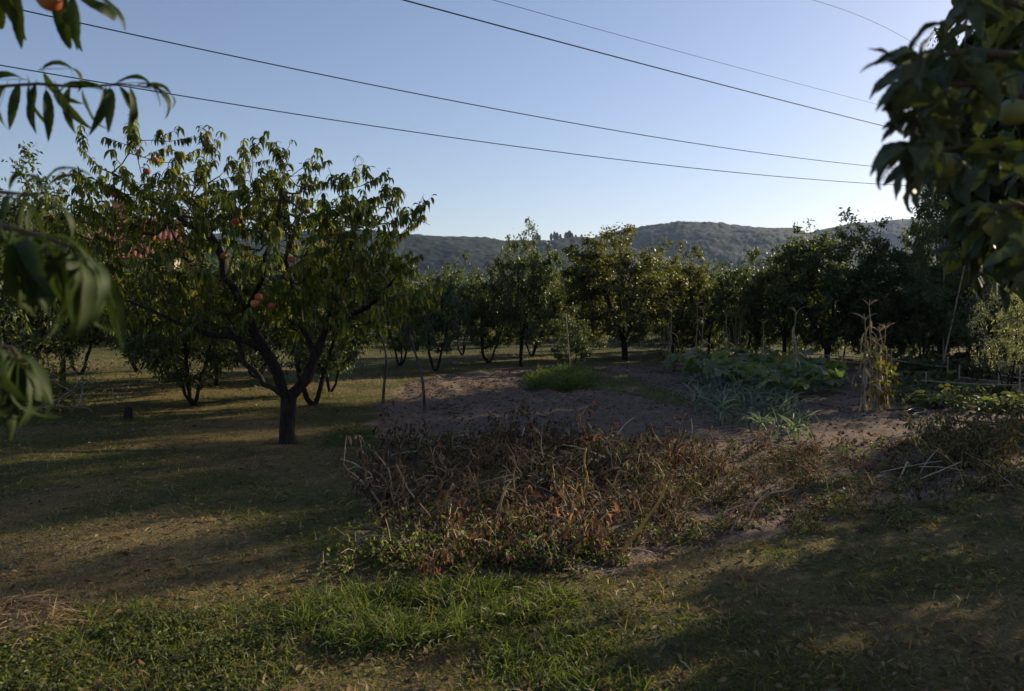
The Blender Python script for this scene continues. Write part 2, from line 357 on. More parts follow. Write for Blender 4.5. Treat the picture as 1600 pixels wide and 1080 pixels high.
PAL = {
 'plum': ([(.068, .092, .034), (.092, .115, .040), (.050, .070, .028), (.125, .135, .045), (.10, .095, .04)], [4, 4, 3, 1.6, .5]),
 'peach': ([(.060, .090, .022), (.085, .115, .024), (.042, .066, .018), (.15, .14, .03), (.12, .07, .03)], [4, 4, 3, 1.0, .35]),
 'dark': ([(.062, .086, .040), (.080, .105, .046), (.048, .068, .034), (.115, .122, .055)], [4, 4, 3, .8]),
 'yellow': ([(.10, .11, .032), (.135, .135, .038), (.072, .085, .028), (.18, .16, .05)], [4, 4, 3, 1.5]),
 'olive': ([(.28, .29, .21), (.21, .225, .15), (.36, .37, .29), (.15, .16, .10)], [4, 4, 2, 2])}
def make_proto(seed, pal, h, hw, trunk=.35, nstem=1, natt=130, nleaf=46, leaf=(.088, .043), shoots=10, r0=.07, spread=.30, lean=.0, bark=None, lobes=3, low=.17, droop=.5):
    """a fruit tree of height h, half width hw: returns (limb mesh, branch mesh, crown mesh)"""
    rng = np.random.RandomState(seed); limbs = []; att = []
    zc0, zc1 = h * low, h * .97
    top = np.array([lean * h * .5, 0, trunk])
    fork = []
    for s in range(nstem):
        a = rng.uniform(0, 6.28) if nstem == 1 else s * 6.28 / nstem + rng.uniform(-.4, .4)
        off = 0 if nstem == 1 else .06 * h
        b = np.array([math.cos(a) * .02 * nstem, math.sin(a) * .02 * nstem, -.05])
        limbs.append([b, b + [math.cos(a) * off * .5, math.sin(a) * off * .5, trunk * .5], [math.cos(a) * off + top[0], math.sin(a) * off, trunk]])
        if s and nstem > 1: limbs[-1][0] = np.array([0, 0, -.05])
        fork.append(limbs[-1][-1])
    nl = max(3, 6 - nstem)
    for i in range(nl):
        f = np.asarray(fork[i % nstem]); a = i * 6.28 / nl + rng.uniform(-.3, .3); rr = hw * rng.uniform(.35, .6)
        limbs.append([f, f + [math.cos(a) * rr * .4, math.sin(a) * rr * .4, h * .2], [math.cos(a) * rr, math.sin(a) * rr, h * rng.uniform(.55, .75)]])
    zm = (zc0 + zc1) / 2; hr = (zc1 - zc0) / 2
    att.append(ellip(rng, int(natt * .55), (0, 0, zm - .05 * h), (hw * .95, hw * .95, hr * .92)))
    for i in range(lobes):
        a = rng.uniform(0, 6.28); q = rng.uniform(.35, .65) * hw
        att.append(ellip(rng, int(natt * .45 / lobes), (math.cos(a) * q, math.sin(a) * q, zm + hr * rng.uniform(-.35, .5)), np.array([.5, .5, .5]) * hw * rng.uniform(.7, 1.1), .2))
    for i in range(shoots):                              # upright water shoots that break the outline
        a = rng.uniform(0, 6.28); q = hw * math.sqrt(rng.uniform(0, .7))
        att.append(np.array([[math.cos(a) * q, math.sin(a) * q, zc1 - (q / hw) ** 2 * hr * .7 + h * rng.uniform(0, .10)]]))
    att = np.concatenate(att); att = att[(att[:, 2] > zc0 * .8)]
    nd, par, chains, tips, w = skeleton(rng, limbs, att)
    r = radii(w, r0, .004)
    lm, bm, cm = MB(), MB(), MB()
    for ch, islimb in chains:
        rr = r[ch].copy(); rr[0] = min(rr[0], rr[1] * 1.25)
        if islimb: tube(lm, nd[ch], rr, 6)
        else: tube(bm, nd[ch], rr, 3)
    P = []; D = []
    for ch, islimb in chains:
        if islimb: continue
        c = nd[ch]; k = int(nleaf * rng.uniform(.6, 1.4)); m_ = len(c); s = (m_ - 1) * (1 - rng.uniform(0, 1, k) ** 1.3 * min(1, .75 / (.16 * m_)))
        ax = nrm(c[-1] - c[0]); sig = np.where(s > m_ - 2, .035, rng.uniform(.05, .11, k)) * hw ** .5
        P.append(np.stack([np.interp(s, np.arange(m_), c[:, j]) for j in range(3)], -1) + rng.normal(size=(k, 3)) * sig[:, None]); D.append(nrm(rnddir(rng, k) + ax * .5 + np.array([0, 0, -.1])))
    P = np.concatenate(P); D = np.concatenate(D); n = len(P)
    L = leaf[0] * rng.uniform(.65, 1.25, n); cols = mixcol(rng, n, *PAL[pal])
    strips(cm, P, D, L, leaf[1] * rng.uniform(.75, 1.2, n), droop, rng, 2, cols, 1.2, prof=[.3, 1, 0])
    nm = 'proto%d' % seed
    return lm.mesh(nm, bark or M_bark), bm.mesh(nm, M_twig), cm.mesh(nm, M_far)
def plant_tree(name, label, cat, loc, rz, proto, scale=1.0, group=None):
    t = thing(name, label, cat, loc, rz, group, scale)
    link('trunk', proto[0], t); link('branches', proto[1], t)['kind'] = 'stuff'; link('crown', proto[2], t)
    return t

PR = {
 'plum': make_proto(11, 'plum', 3.5, 1.3, .55, 1, 230, 70),
 'plum_b': make_proto(12, 'plum', 3.5, 1.4, .35, 2, 250, 70, lobes=4),
 'yellow': make_proto(13, 'yellow', 3.5, 1.5, .45, 1, 270, 72, lobes=5, shoots=16),
 'dark': make_proto(14, 'dark', 3.5, 1.4, .5, 3, 240, 72, r0=.05),
 'peach': make_proto(15, 'peach', 3.5, 1.4, .5, 3, 230, 50, leaf=(.13, .034), r0=.06, droop=1.4),
 'peach_b': make_proto(16, 'dark', 3.5, 1.4, .6, 2, 230, 50, leaf=(.13, .034), r0=.06, droop=1.3, lobes=4),
 'tall': make_proto(17, 'dark', 9.5, 3.0, 1.6, 1, 420, 80, leaf=(.11, .045), r0=.16, bark=M_bark2, lobes=8, low=.10, shoots=18),
 'high': make_proto(22, 'plum', 9.5, 3.0, 3.6, 1, 330, 80, leaf=(.11, .045), r0=.16, bark=M_bark2, lobes=6, low=.46, shoots=14),
 'olive': make_proto(18, 'olive', 2.4, 1.0, .4, 3, 130, 50, leaf=(.065, .016), r0=.035, shoots=14, low=.2),
 'thicket': make_proto(21, 'dark', 2.6, 1.5, .2, 4, 190, 80, leaf=(.09, .045), r0=.04, low=.02, lobes=5),
 'bush': make_proto(20, 'yellow', 1.6, .9, .12, 4, 60, 50, leaf=(.09, .045), r0=.03, low=.03),  # yellow leaf palette puts the look of sunlight into the bush colour
 'shrub': make_proto(19, 'dark', 1.6, .8, .15, 4, 100, 60, leaf=(.06, .03), r0=.03, low=.05),
}
NOM = {'tall': (9.5, 3.0), 'high': (9.5, 3.0), 'olive': (2.4, 1.0), 'shrub': (1.6, .8), 'bush': (1.6, .9), 'thicket': (2.6, 1.5)}
def tree_px(bx, by, topy, hwpx, kind, label, rz=0, name='fruit_tree', cat='tree', group='orchard trees', dw=None):
    p = GP(bx, by); d = p[1]
    ztop = at(bx, topy, d)[2]; h = ztop - p[2]; hw = hwpx * d / FP
    nh, nw = NOM.get(kind, (3.5, 1.4))
    return plant_tree(name, label, cat, p, rz, PR[kind], (hw / nw, hw / nw, h / nh), group)
# front row, from the left edge to the right edge
tree_px(35, 622, 250, 112, 'plum_b', 'tall small-leaved plum tree at the left edge, in front of the house', .3, 'plum_tree')
tree_px(300, 632, 385, 120, 'peach', 'peach tree with splayed thin trunks to the left of the big peach tree', 1.0, 'peach_tree')
tree_px(400, 590, 392, 95, 'plum_b', 'dense plum tree filling the gap behind the limbs of the big peach tree', 3.3, 'plum_tree')
tree_px(262, 598, 405, 90, 'dark', 'dark tree behind the splayed-trunk peach tree at left', 1.9)
tree_px(338, 605, 400, 95, 'peach_b', 'dark leaning-trunk peach tree behind the splayed one left of the big peach tree', 2.2, 'peach_tree')
tree_px(487, 632, 345, 130, 'peach_b', 'peach tree with dark trunk just behind the big peach tree', .6, 'peach_tree')
tree_px(518, 612, 400, 70, 'peach', 'small peach tree with hanging leaves right behind the big peach tree trunk', 2.4, 'peach_tree')
tree_px(100, 612, 300, 85, 'plum', 'small-leaved plum tree right of the one at the left edge', 2.0, 'plum_tree')
tree_px(215, 580, 400, 95, 'plum_b', 'plum tree with forked trunk above the sunlit strip at left', 1.3, 'plum_tree')
tree_px(120, 585, 380, 100, 'dark', 'dense dark tree beyond the brush pile at left', .4)
tree_px(-60, 600, 330, 110, 'dark', 'dark tree cut by the left edge of the picture', 2.4)
tree_px(627, 572, 405, 62, 'peach', 'dark green peach tree behind the two young saplings, leftmost of the middle row', 3.1, 'peach_tree')
tree_px(680, 581, 418, 62, 'peach_b', 'many-stemmed peach tree at the far corner of the tilled plot', .2, 'peach_tree')
tree_px(722, 556, 405, 55, 'dark', 'dark tree between the many-stemmed peach and the forked plum', 1.2)
tree_px(763, 567, 412, 60, 'plum_b', 'plum tree with a low V-shaped trunk behind the tilled plot', 0.0, 'plum_tree')
tree_px(815, 574, 345, 62, 'plum', 'tallest slim plum tree with two shoots reaching above the ridge', 2.0, 'plum_tree')
tree_px(832, 558, 430, 58, 'plum_b', 'low plum tree right behind the tallest slim plum', 4.0, 'plum_tree')
tree_px(893, 580, 482, 36, 'shrub', 'dark bushy shrub beside the leaning stake', .5, 'shrub', 'shrub')
tree_px(975, 562, 357, 98, 'yellow', 'broad round yellowish tree in the middle of the far row', .9)
tree_px(905, 552, 420, 62, 'yellow', 'small yellowish tree left of the broad round tree', 2.9)
tree_px(1052, 556, 384, 56, 'yellow', 'rounded yellowish tree right of the broad round tree', 5.0)
tree_px(1108, 553, 408, 44, 'plum', 'low narrow tree under the dip of the hill', 1.8)
tree_px(1165, 558, 402, 58, 'dark', 'dark low tree left of the large dense tree', .7)
tree_px(1290, 566, 338, 100, 'plum_b', 'large dense tree with bushy top right of the hill', 1.1)
tree_px(1225, 562, 372, 70, 'plum', 'dense tree on the left flank of the large dense tree', 3.6)
tree_px(1372, 566, 352, 70, 'dark', 'dense dark tree behind the bundle of dry corn', 2.7)
tree_px(1440, 572, 400, 80, 'dark', 'dark low tree beneath the tall dark tree', 4.4)
tree_px(1530, 575, 380, 90, 'plum', 'shaded tree at the right behind the pole fence', 5.2)
tree_px(1640, 580, 360, 110, 'dark', 'shaded tree cut by the right edge of the picture', 3.2)
tree_px(1590, 563, -70, 165, 'tall', 'very tall dark tree rising behind the apple leaves at right', .4, 'tall_tree', group=None)
tree_px(1468, 560, 268, 68, 'plum', 'slender tall dark tree left of the very tall one', 1.4, 'tall_tree', group=None)
tree_px(1572, 618, 425, 62, 'olive', 'silvery olive bush catching the sun at the right edge', .6, 'olive_bush', 'bush', group=None)
# back row, seen between the trunks
rngb = np.random.RandomState(44)
BK = [(20, 'plum'), (90, 'dark'), (170, 'yellow'), (250, 'plum_b'), (330, 'yellow'), (410, 'plum'), (480, 'yellow'), (560, 'plum_b'), (640, 'yellow'), (700, 'plum'), (775, 'yellow'), (850, 'yellow'),
      (930, 'plum_b'), (1010, 'yellow'), (1080, 'plum'), (1150, 'plum_b'), (1210, 'dark'), (1270, 'yellow'), (1330, 'plum_b'), (1400, 'dark'), (1480, 'plum'), (1560, 'dark')]
for i, (x, k) in enumerate(BK):
    tree_px(x + rngb.uniform(-10, 10), 532 + rngb.uniform(-4, 4), 418 + rngb.uniform(-14, 16), 52, k, 'orchard tree of the back row, seen between the trunks of the front rows', rngb.uniform(0, 6), group='back row of orchard trees')
# the sunny side of the garden, to the right of the picture: trees whose shade lies over the beds
SIDE = [(6.7, 7.3, 3.3, 1.4, 'plum'), (10.5, 17.2, 6.4, 1.6, 'tall'), (13.0, 18.0, 11.0, 2.4, 'high'), (12.2, 13.2, 4.9, 1.4, 'plum_b'), (14.6, 22.0, 9.5, 2.9, 'high'), (13.5, 10.0, 5.0, 2.0, 'dark'), (9.8, 8.8, 3.6, 1.3, 'plum_b'), (19.0, 24.0, 9.0, 3.2, 'tall')]
for i, (x, y, h, hw, k) in enumerate(SIDE):
    plant_tree('fruit_tree', 'fruit tree in the row beyond the right edge of the picture', 'tree', (x, y, 0), i * 1.7, PR[k], (hw / NOM.get(k, (3.5, 1.4))[1], hw / NOM.get(k, (3.5, 1.4))[1], h / NOM.get(k, (3.5, 1.4))[0]), 'trees on the sunny side of the garden')

for i in range(24):
    tree_px(10 + i * 68 + rngb.uniform(-15, 15), 512, 428 + rngb.uniform(-10, 14), 46, ['plum', 'yellow', 'plum_b', 'dark'][rngb.randint(4)], 'farthest orchard tree, a low crown behind the back row', rngb.uniform(0, 6), group='farthest orchard trees')
for i in range(26):
    tree_px(15 + i * 46 + rngb.uniform(-14, 14), 543 + rngb.uniform(-8, 4), 500 + rngb.uniform(-10, 10), 26, 'bush', 'low sunlit bush showing under the orchard crowns', rngb.uniform(0, 6), 'low_bush', 'bush', 'low bushes under the orchard')
for i, (x, y, tp) in enumerate([(1060, 549, 478), (1120, 552, 470), (1185, 556, 462), (1250, 557, 455), (1315, 560, 452), (1380, 563, 460), (1445, 566, 455), (1510, 570, 462), (1575, 573, 470), (1640, 576, 460)]):
    tree_px(x, y, tp, 56, 'thicket', 'dense dark thicket bush at the foot of the trees behind the dry corn', i * 1.3, 'thicket_bush', 'bush', 'thicket behind the vegetable beds')
# cypresses along the ridge
rngc = np.random.RandomState(8)
cm, tm = MB(), MB()
tt = rngc.uniform(0, 1, 420); rad = .16 * np.sin(np.pi * np.clip(tt * .92 + .06, 0, 1)) ** .7
aa = rngc.uniform(0, 6.28, 420)
strips(cm, np.stack([rad * np.cos(aa), rad * np.sin(aa), .05 + tt * .85], -1), np.stack([np.cos(aa) * .3, np.sin(aa) * .3, np.ones(420)], -1), .14, .07, .0, rngc, 2, mixcol(rngc, 420, [(.02, .03, .015), (.03, .042, .02)], [1, 1]))
tube(tm, [(0, 0, -.2), (0, 0, .2)], [.03, .02], 5)
cyp_c, cyp_t = cm.mesh('cypress_crown', M_far), tm.mesh('cypress_trunk', M_bark)
for px, hp in [(833, 9), (839, 11), (843, 8), (861, 10), (866, 12), (870, 11), (875, 9), (884, 11), (889, 13), (893, 10), (899, 8), (908, 9)]:
    th = math.atan((px - CX) / FP); z = ridge_h(px); s = hp * 1.25 * 900 / FP
    t = thing('cypress_tree', 'tiny dark cypress in the row standing on the ridge', 'tree', (math.sin(th) * 900, math.cos(th) * 900, z - .5), px * .7, 'cypresses on the ridge', (s * rngc.uniform(.8, 1.3), s * 1.0, s))
    link('trunk', cyp_t, t); link('crown', cyp_c, t)

# ------------------------------------------------------------------ the big peach tree
def shoot(rng, tilt, nleaf, pal, Ls=.12, Wl=.031, length=.34):
    """a leafy shoot: twig that leaves the origin at `tilt` from upright towards +x, with arching leaves"""
    mb = MB(); tw = MB(); k = 6; t = np.linspace(0, 1, k); a = tilt + .35 * t * rng.uniform(-.4, 1)
    pts = np.cumsum(np.stack([np.sin(a), rng.normal(size=k) * .12, np.cos(a)], -1) * length / k, 0)
    pts = np.concatenate([[[0, 0, 0]], pts]); tube(tw, pts, np.linspace(.005, .0018, k + 1), 3, (.09, .06, .03))
    s = np.sort(rng.uniform(.15, 1, nleaf)); s[-4:] = 1
    P = np.stack([np.interp(s, np.linspace(0, 1, k + 1), pts[:, i]) for i in range(3)], -1)
    ax = nrm(pts[-1] - pts[0]); ph = np.arange(nleaf) * 2.4 + rng.uniform(0, 6)
    e1 = nrm(np.cross(ax, [.1, .9, .2])); e2 = np.cross(ax, e1)
    D = nrm(np.cos(ph)[:, None] * e1 + np.sin(ph)[:, None] * e2 + ax * rng.uniform(.2, 1.0, nleaf)[:, None])
    strips(mb, P, D, Ls * rng.uniform(.7, 1.2, nleaf), Wl * rng.uniform(.8, 1.2, nleaf), rng.uniform(1.6, 5.0, nleaf), rng, 4, mixcol(rng, nleaf, *pal), .35, fold=.35)
    return tw, mb
PEACHPAL = ([(.080, .105, .024), (.115, .14, .028), (.055, .078, .02), (.19, .175, .035), (.20, .115, .035), (.15, .06, .035)], [4, 5, 3, 2.8, .6, .25])
TIL = [0, .25, .5, .75, 1.0, 1.3, 1.6]
SHOOTS = []
for i in range(21):
    rg = np.random.RandomState(200 + i); a, b = shoot(rg, TIL[i % 7], rg.randint(20, 30), PEACHPAL)
    SHOOTS.append((a, b))
def shoot_mesh(i):
    tw, lf = SHOOTS[i]; mb = MB(); mb.add(np.concatenate(tw.v), np.concatenate(tw.q), None, np.concatenate(tw.c))
    mb.add(np.concatenate(lf.v), np.concatenate(lf.q), np.concatenate(lf.t), np.concatenate(lf.c)); return mb
SH_MB = [shoot_mesh(i) for i in range(21)]
SH_ME = [m_.mesh('leafy_shoot', M_leaf) for m_ in SH_MB]

def big_peach():
    rng = np.random.RandomState(77)
    base = GP(452, 690); Y0 = base[1]
    def loc(px, py, dy=0.0): return at(px, py, Y0 + dy) - base
    t = thing('peach_tree', 'big peach tree with dark forked trunk and ripe fruit on the dry lawn', 'tree', base)
    trunk = [np.array([0, 0, -.08]), loc(451, 660), loc(451, 622)]
    limbs = [trunk,
     [loc(450, 628), loc(432, 590, -.1), loc(412, 540, -.25), loc(385, 490, -.35), loc(355, 430, -.4), loc(330, 370, -.3), loc(300, 310, -.2)],
     [loc(455, 628), loc(472, 600, .05), loc(492, 560, .1), loc(512, 515, .15), (loc(530, 460, .15)), loc(545, 400, .1), loc(556, 345, .05)],
     [loc(448, 622), loc(420, 600, .3), loc(385, 565, .6), loc(340, 535, .9), loc(270, 515, 1.2), loc(200, 495, 1.3)],
     [loc(412, 540, -.25), loc(380, 528, -.5), loc(330, 525, -.8), loc(270, 505, -1.0), loc(200, 470, -1.1)],
     [loc(512, 515, .15), loc(545, 492, .0), loc(590, 470, -.3), loc(620, 430, -.5)],
     [loc(385, 490, -.35), loc(410, 430, -.7), loc(430, 360, -1.0), loc(440, 300, -1.0)],
     [loc(492, 560, .1), loc(470, 500, .6), loc(450, 420, 1.0), loc(450, 330, 1.1)],
     [loc(330, 370, -.3), loc(250, 320, -.1), loc(175, 270, .1)],
     [loc(385, 565, .6), loc(340, 470, 1.0), loc(280, 390, 1.1), loc(240, 300, .9)]]
    def el(n, px, py, rx, ry, dy, ry_m, hol=.4):
        c = loc(px, py, dy); s = Y0 / FP; return ellip(rng, n, c, (rx * s, ry_m, ry * s), hol)
    att = np.concatenate([el(205, 390, 405, 230, 108, 0, 1.75, .45), el(60, 230, 345, 105, 70, .1, 1.0), el(55, 565, 390, 68, 75, 0, 1.0), el(45, 330, 315, 130, 45, 0, 1.0),
        el(40, 270, 470, 95, 50, -.3, 1.2), el(32, 575, 455, 68, 60, -.1, 1.0), el(36, 470, 335, 110, 45, 0, 1.0), el(22, 500, 490, 40, 50, .3, .5), el(26, 250, 505, 110, 35, .5, .9), el(16, 330, 520, 60, 30, -.8, .4), el(20, 575, 490, 55, 40, .2, .7), el(14, 440, 500, 60, 40, .9, .5)])
    spikes = [(135, 235), (150, 250), (212, 225), (240, 245), (265, 215), (285, 240), (318, 222), (350, 262), (395, 235), (388, 255), (438, 248), (448, 262), (470, 258), (478, 285), (530, 290), (552, 275), (580, 278), (600, 300), (618, 310), (640, 330), (640, 345), (205, 215), (180, 290), (160, 300)]
    att = np.concatenate([att, np.array([loc(x, y + 6, rng.uniform(-.6, .6)) for x, y in spikes])])
    nd, par, chains, tips, w = skeleton(rng, limbs, att, .15, .25)
    r = radii(w, .098, .0045); r = np.maximum(r, .0045)
    bm = MB(); li = 0
    for ch, isl in chains:
        rr = r[ch].copy(); rr[0] = min(rr[0], rr[1] * 1.2)
        if isl:
            lm = MB(); pts = nd[ch].copy()
            if li == 0: rr = np.interp(np.linspace(0, 1, len(rr)), [0, .15, .5, 1], [.130, .100, .090, .098])
            tube(lm, pts, rr, 10); lm.build('trunk' if li == 0 else 'limb', M_bark, t); li += 1
        else: tube(bm, nd[ch], rr, 4)
    tube(bm, [loc(630, 370, 0), loc(648, 335, 0), loc(662, 304, 0)], [.006, .004, .002], 4); tube(bm, [loc(645, 340, 0), loc(664, 348), loc(672, 352)], [.004, .003, .002], 4)
    bm.build('branches', M_twig, t)['kind'] = 'stuff'
    # leafy shoots at the tips and along the outer branches
    S = [(nd[i], nrm(nd[i] - nd[par[i]])) for i in tips]
    outer = [ch for ch, isl in chains if not isl and len(ch) > 3]
    for ch in outer:
        for _ in range(3 if rng.rand() < .65 else 2):
            k = rng.randint(2, len(ch)); S.append((nd[ch[k]], nrm(nrm(nd[ch[k]] - nd[ch[k - 1]]) + rng.normal(size=3) * .8)))
    order = np.argsort([s[0][1] - .5 * s[0][2] for s in S]); rest = MB()
    for n_, j in enumerate(order):
        p, d = S[j]; tilt = math.acos(max(-1, min(1, d[2]))); tilt = min(tilt, 1.6) * .8
        i = int(np.argmin(np.abs(np.array(TIL) - tilt))) + 7 * rng.randint(3); az = math.atan2(d[1], d[0]); s = rng.uniform(.6, 1.2)
        if n_ < 300:
            o = link('leafy_shoot', SH_ME[i], t); o.location = p; o.rotation_euler = (0, 0, az); o.scale = (s, s, s)
        else:
            m_ = SH_MB[i]; V = np.concatenate(m_.v) * s; c, q = math.cos(az), math.sin(az)
            V = np.stack([V[:, 0] * c - V[:, 1] * q, V[:, 0] * q + V[:, 1] * c, V[:, 2]], -1) + p
            rest.add(V, np.concatenate(m_.q), np.concatenate(m_.t), np.concatenate(m_.c) * rng.uniform(.8, 1.2))
    stuff(rest.build('crown', M_leaf, t), '')
    # fruit
    fr = MB(); u = np.linspace(0, math.pi, 9); v = np.arange(12) * 2 * math.pi / 12
    rr = 1 - .06 * np.exp(-((v - 0) / .35) ** 2) - .06 * np.exp(-((v - 2 * math.pi) / .35) ** 2)
    V = np.stack([np.sin(u)[:, None] * np.cos(v) * rr, np.sin(u)[:, None] * np.sin(v) * rr, np.cos(u)[:, None] * .95 - .18 * np.exp(-(u / .35) ** 2)[:, None] + 0 * v], -1)
    I = np.arange(9)[:, None] * 12; k = np.arange(12)[None]
    Q = np.stack([I[:-1] + k, I[1:] + k, I[1:] + (k + 1) % 12, I[:-1] + (k + 1) % 12], -1).reshape(-1, 4)
    blush = (.5 + .5 * np.sin(v * 1 + .6))[None] * (.5 + .5 * np.sin(u))[:, None]
    col = np.array([.42, .17, .05]) * (1 - blush[..., None]) + np.array([.34, .05, .035]) * blush[..., None]
    fr.add(V.reshape(-1, 3), Q, None, col.reshape(-1, 3)); fme = fr.mesh('peach', plainmat('peach_skin', (1, 1, 1), .6, 60, .12, .3))
    for i, (x, y, dy) in enumerate([(404, 464, -1.75), (398, 474, -1.7), (455, 405, -1.2), (424, 478, -.9), (235, 425, -.9), (340, 445, -.8), (368, 346, -1.0), (190, 268, -.4), (178, 304, -.5), (168, 352, -.4),
            (243, 250, -.3), (230, 268, -.4), (450, 430, -.7), (350, 400, -1.0), (480, 330, -.5), (555, 370, -.5), (300, 420, -.9)]):
        o = link('peach', fme, t); p = loc(x, y, dy); o.location = p; o.rotation_euler = (rng.uniform(-.3, .3), rng.uniform(-.3, .3), rng.uniform(0, 6)); s = rng.uniform(.032, .04); o.scale = (s, s, s)
    return fme
peach_me = big_peach()

# ------------------------------------------------------------------ near leaves, built one by one
def leaf_mesh(name, L, W, bend, K, fold, serr, cols, seed, mat=None):
    """a single leaf along +x from its stalk, bending down by `bend` radians"""
    rng = np.random.RandomState(seed); mb = MB(); t = np.linspace(0, 1, K + 1); a = -bend * t ** 1.1 + .12 * np.sin(t * 9 + seed)
    c = np.concatenate([[[0, 0, 0]], np.cumsum(np.stack([np.cos(a[:-1]), 0 * a[:-1], np.sin(a[:-1])], -1) * L / K, 0)])
    w = W / 2 * np.sin(np.pi * np.clip(t, 0, 1) ** .8) ** .85; w[0] = .03 * W; w[-1] = 0
    w = w * (1 + serr * np.where(np.arange(K + 1) % 2, 1, -1))
    nrm_ = np.stack([-np.sin(a), 0 * a, np.cos(a)], -1); wav = .12 * np.sin(t * 14 + seed * 2) * w
    Lf = c + np.array([0, 1, 0]) * w[:, None] + nrm_ * (w * fold + wav)[:, None]; Rt = c - np.array([0, 1, 0]) * w[:, None] + nrm_ * (w * fold - wav)[:, None]
    V = np.stack([Lf, c, Rt], 1).reshape(-1, 3); Q = []
    for k in range(K):
        b = k * 3; Q += [[b, b + 3, b + 4, b + 1], [b + 1, b + 4, b + 5, b + 2]]
    mb.add(V, Q, None, np.array(cols)[seed % len(cols)])
    tube(mb, [(-.012, 0, .003), (0, 0, 0), c[K // 2] - nrm_[K // 2] * .0006, c[-2]], [.0012, .0011, .0007, .0003], 3, np.array(cols[0]) * 1.5)
    return mb.mesh(name, mat or M_near)
PK = [leaf_mesh('leaf', .15, .0275, b, 14, .35, .035, [(.036, .055, .016), (.046, .066, .019), (.028, .045, .014)], i) for i, b in enumerate([.9, 1.5, 2.0, 2.6, 1.1, 1.8, 2.3])]
AP = [leaf_mesh('leaf', .092, .038, b, 14, f, .05, [(.06, .08, .04), (.075, .095, .045), (.05, .068, .035)], i, M_apple) for i, (b, f) in enumerate([(.5, .5), (1.0, .3), (1.6, .6), (.2, .2), (1.3, .4)])]
def put_leaf(me, parent, p, d, roll, s, rng=None):
    """place a leaf mesh so that +x follows d and its upper face looks up"""
    d = Vector([float(a) for a in d]).normalized(); y = Vector((0, 0, 1)).cross(d)
    if y.length < .05: y = Vector((0, 1, 0))
    y.normalize(); z = d.cross(y); m = Matrix((d, y, z)).transposed() @ Matrix.Rotation(roll, 3, 'X')
    o = link('leaf', me, parent); o.matrix_local = Matrix.Translation([float(a) for a in p]) @ m.to_4x4() @ Matrix.Scale(s, 4)
    return o
def face_leaf(me, parent, p, d, roll, s):
    """a hanging leaf whose blade is seen broad from the garden path"""
    d = Vector([float(a) for a in d]).normalized(); y = d.cross(Vector((-.2, 1, .1))).normalized(); z = d.cross(y); m = Matrix((d, y, z)).transposed() @ Matrix.Rotation(roll, 3, 'X')
    o = link('leaf', me, parent); o.matrix_local = Matrix.Translation([float(a) for a in p]) @ m.to_4x4() @ Matrix.Scale(s, 4)
    return o
